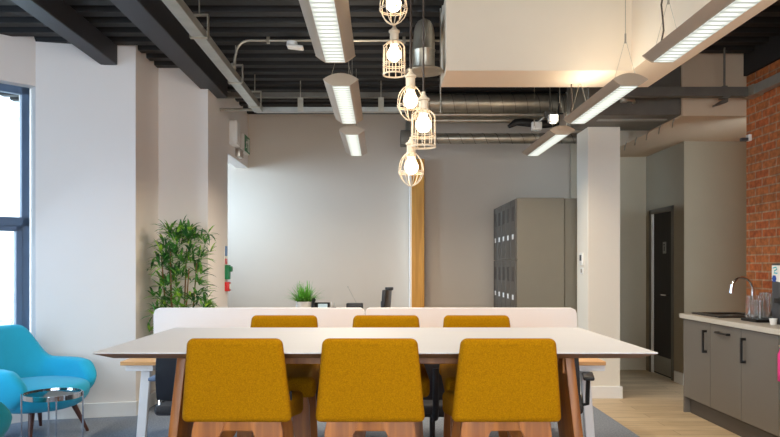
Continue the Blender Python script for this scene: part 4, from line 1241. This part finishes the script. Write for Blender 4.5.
# ------------------------------------------------------------------ office chairs
def make_task_chair(bmat='charcoal', amat='black_plastic', smat='black_plastic', pmat='charcoal'):
    t = thing('task_chair', '', 'office chair', (0, 0, 0), 0, 'task chairs pulled up to the desks')
    for k in range(5):
        a = 2 * PI * k / 5 + 0.35
        b = NB(); tube(b, [(0.03 * math.cos(a), 0.03 * math.sin(a), 0.10), (0.27 * math.cos(a), 0.27 * math.sin(a), 0.065)], [0.024, 0.015], 8); lg = obj('base_leg', b, 'black_plastic', t)
        b = NB(); cxx, cyy = 0.275 * math.cos(a), 0.275 * math.sin(a)
        tube(b, [(cxx - 0.02 * math.sin(a), cyy + 0.02 * math.cos(a), 0.028), (cxx + 0.02 * math.sin(a), cyy - 0.02 * math.cos(a), 0.028)], 0.028, 14); obj('castor', b, 'charcoal', lg)
    b = NB(); lathe(b, [(0.032, 0.075), (0.032, 0.25), (0.018, 0.252), (0.018, 0.42)], 14); obj('gas_column', b, 'black_plastic', t)
    b = NB(); box(b, -0.10, 0.10, -0.12, 0.12, 0.405, 0.445, 0.012, 2); obj('mechanism', b, pmat if pmat != 'charcoal' else 'black_plastic', t)
    b = NB(); box(b, -0.24, 0.24, -0.21, 0.25, 0.44, 0.50, 0.025, 4); obj('seat', b, 'charcoal', t, wn=True, smooth=50)
    # curved back
    b = NB(); rows = []
    for s in range(9):
        f = s / 8; z = 0.54 + 0.40 * f; wd = 0.22 - 0.03 * f ** 2
        rows.append([(wd * (c / 4 - 1), -0.235 - 0.05 * f + 0.035 * (c / 4 - 1) ** 2 - 0.02 * math.sin(f * PI), z) for c in range(9)])
    for off in (0,):
        A = [[b.verts.new((x, y - 0.012, z)) for x, y, z in r] for r in rows]
        Bq = [[b.verts.new((x, y + 0.012, z)) for x, y, z in r] for r in rows]
        for s in range(8):
            for c in range(8):
                b.faces.new((A[s][c], A[s][c + 1], A[s + 1][c + 1], A[s + 1][c])); b.faces.new((Bq[s][c], Bq[s + 1][c], Bq[s + 1][c + 1], Bq[s][c + 1]))
        for c in range(8):
            b.faces.new((A[0][c], Bq[0][c], Bq[0][c + 1], A[0][c + 1])); b.faces.new((A[8][c], A[8][c + 1], Bq[8][c + 1], Bq[8][c]))
            b.faces.new((A[c][0], A[c + 1][0], Bq[c + 1][0], Bq[c][0])); b.faces.new((A[c][8], Bq[c][8], Bq[c + 1][8], A[c + 1][8]))
    obj('backrest', b, bmat, t, smooth=60)
    b = NB(); tube(b, [(0, -0.10, 0.42), (0, -0.24, 0.43), (0, -0.285, 0.50), (0, -0.29, 0.74)], 0.02, 10); obj('back_support', b, 'black_plastic', t)
    for sx in (-1, 1):
        b = NB(); tube(b, [(sx * 0.20, 0.0, 0.455), (sx * 0.27, 0.0, 0.47), (sx * 0.275, 0.0, 0.64)], 0.014, 8); obj('arm_support', b, smat, t); b = NB(); box(b, sx * 0.275 - 0.035, sx * 0.275 + 0.035, -0.11, 0.12, 0.635, 0.66, 0.01, 2); obj('armrest', b, amat, t)
    return t
tc = make_task_chair()
tc.location = (0.33, 4.50, 0)
tc['label'] = 'dark task chair glimpsed between the middle and right stools'
dup(tc, (-0.505, 4.50, 0), math.radians(0), 'dark task chair glimpsed behind the left stools under the desk')
dup(tc, (1.06, 4.55, 0), math.radians(-14), 'dark task chair behind the right end of the high table')

t4 = make_task_chair('navy', 'slate_blue', 'chrome', 'white_plastic')
t4.location = (-1.142, 4.46, 0)
t4['label'] = 'navy task chair with blue grey armrests at the left end of the desks'

# ------------------------------------------------------------------ light
w = bpy.data.worlds.new('world'); SC.world = w
w.use_nodes = True
bg = w.node_tree.nodes['Background']
bg.inputs['Color'].default_value = (0.68, 0.84, 1.0, 1)
bg.inputs['Strength'].default_value = 6.0

def area(name, loc, target, sx, sy, power, color, spread=180):
    l = bpy.data.lights.new(name, 'AREA')
    l.shape = 'RECTANGLE'; l.size = sx; l.size_y = sy; l.energy = power; l.color = color
    l.spread = math.radians(spread)
    o = bpy.data.objects.new(name, l); COL.objects.link(o)
    o.location = loc
    d = Vector(target) - Vector(loc)
    o.rotation_euler = d.to_track_quat('-Z', 'Y').to_euler()
    return o
COOL = (0.53, 0.74, 1.0); WARM = (1.0, 0.86, 0.68); NEUT = (1.0, 0.88, 0.70)
area('daylight_side', (XL + 0.02, 3.55, 1.7), (-1.6, 5.9, 1.25), 1.2, 2.4, 36, COOL, 120)
b0 = C0 + U * 0.82 + Dn * 0.06
area('daylight_bay', (b0.x, b0.y, 1.7), (b0.x - Dn.x, b0.y - Dn.y, 1.2), 0.85, 2.3, 36, COOL)
area('fill_rear', (0, YR + 0.04, 1.75), (0, 6, 1.75), 5.0, 2.2, 118, (1.0, 0.90, 0.80))  # fill light added from behind the camera, not a known daylight source
area('daylight_annex', (-3.42, 8.3, 2.4), (0.1, 9.1, 1.35), 1.0, 0.9, 34, COOL, 80)
# lamps of the suspended luminaires: the tube shining down and the upward part
for x in (-0.249, 1.54):
    for y in (2.66, 4.32, 5.94):
        area('lamp_up', (x, y + LLEN / 2, ZL + LH + 0.012), (x, y + LLEN / 2, 4), 0.12, LLEN - 0.1, 3.6, NEUT)
        area('lamp_tube_or_fill', (x, y + LLEN / 2, ZL - LH - 0.008), (x, y + LLEN / 2, 0), 0.022, LLEN - 0.12, {2.66: 9 if x < 0 else 11, 4.32: 19 if x < 0 else 11, 5.94: 40 if x < 0 else 10}[y], WARM, 165 if x < 0 else 150)
    # unseen fill lamps added behind the camera, in line with the rows
    for y in (1.0, -0.65, -2.3):
        area('lamp_tube_or_fill', (x, y + LLEN / 2, ZL - LH), (x, y + LLEN / 2, 0), 0.12, LLEN - 0.12, 10 if y > 0 else 14, NEUT)

SC.view_settings.view_transform = 'Standard'
SC.view_settings.look = 'None'
SC.view_settings.gamma = 1
SC.view_settings.exposure = 0.1
SC.view_settings.use_curve_mapping = False
SC.cycles.max_bounces = 8
SC.cycles.diffuse_bounces = 5
SC.cycles.glossy_bounces = 4
SC.cycles.transmission_bounces = 8
SC.cycles.transparent_max_bounces = 12
SC.cycles.caustics_reflective = False
SC.cycles.caustics_refractive = False
SC.cycles.sample_clamp_indirect = 6
SC.cycles.use_denoising = True
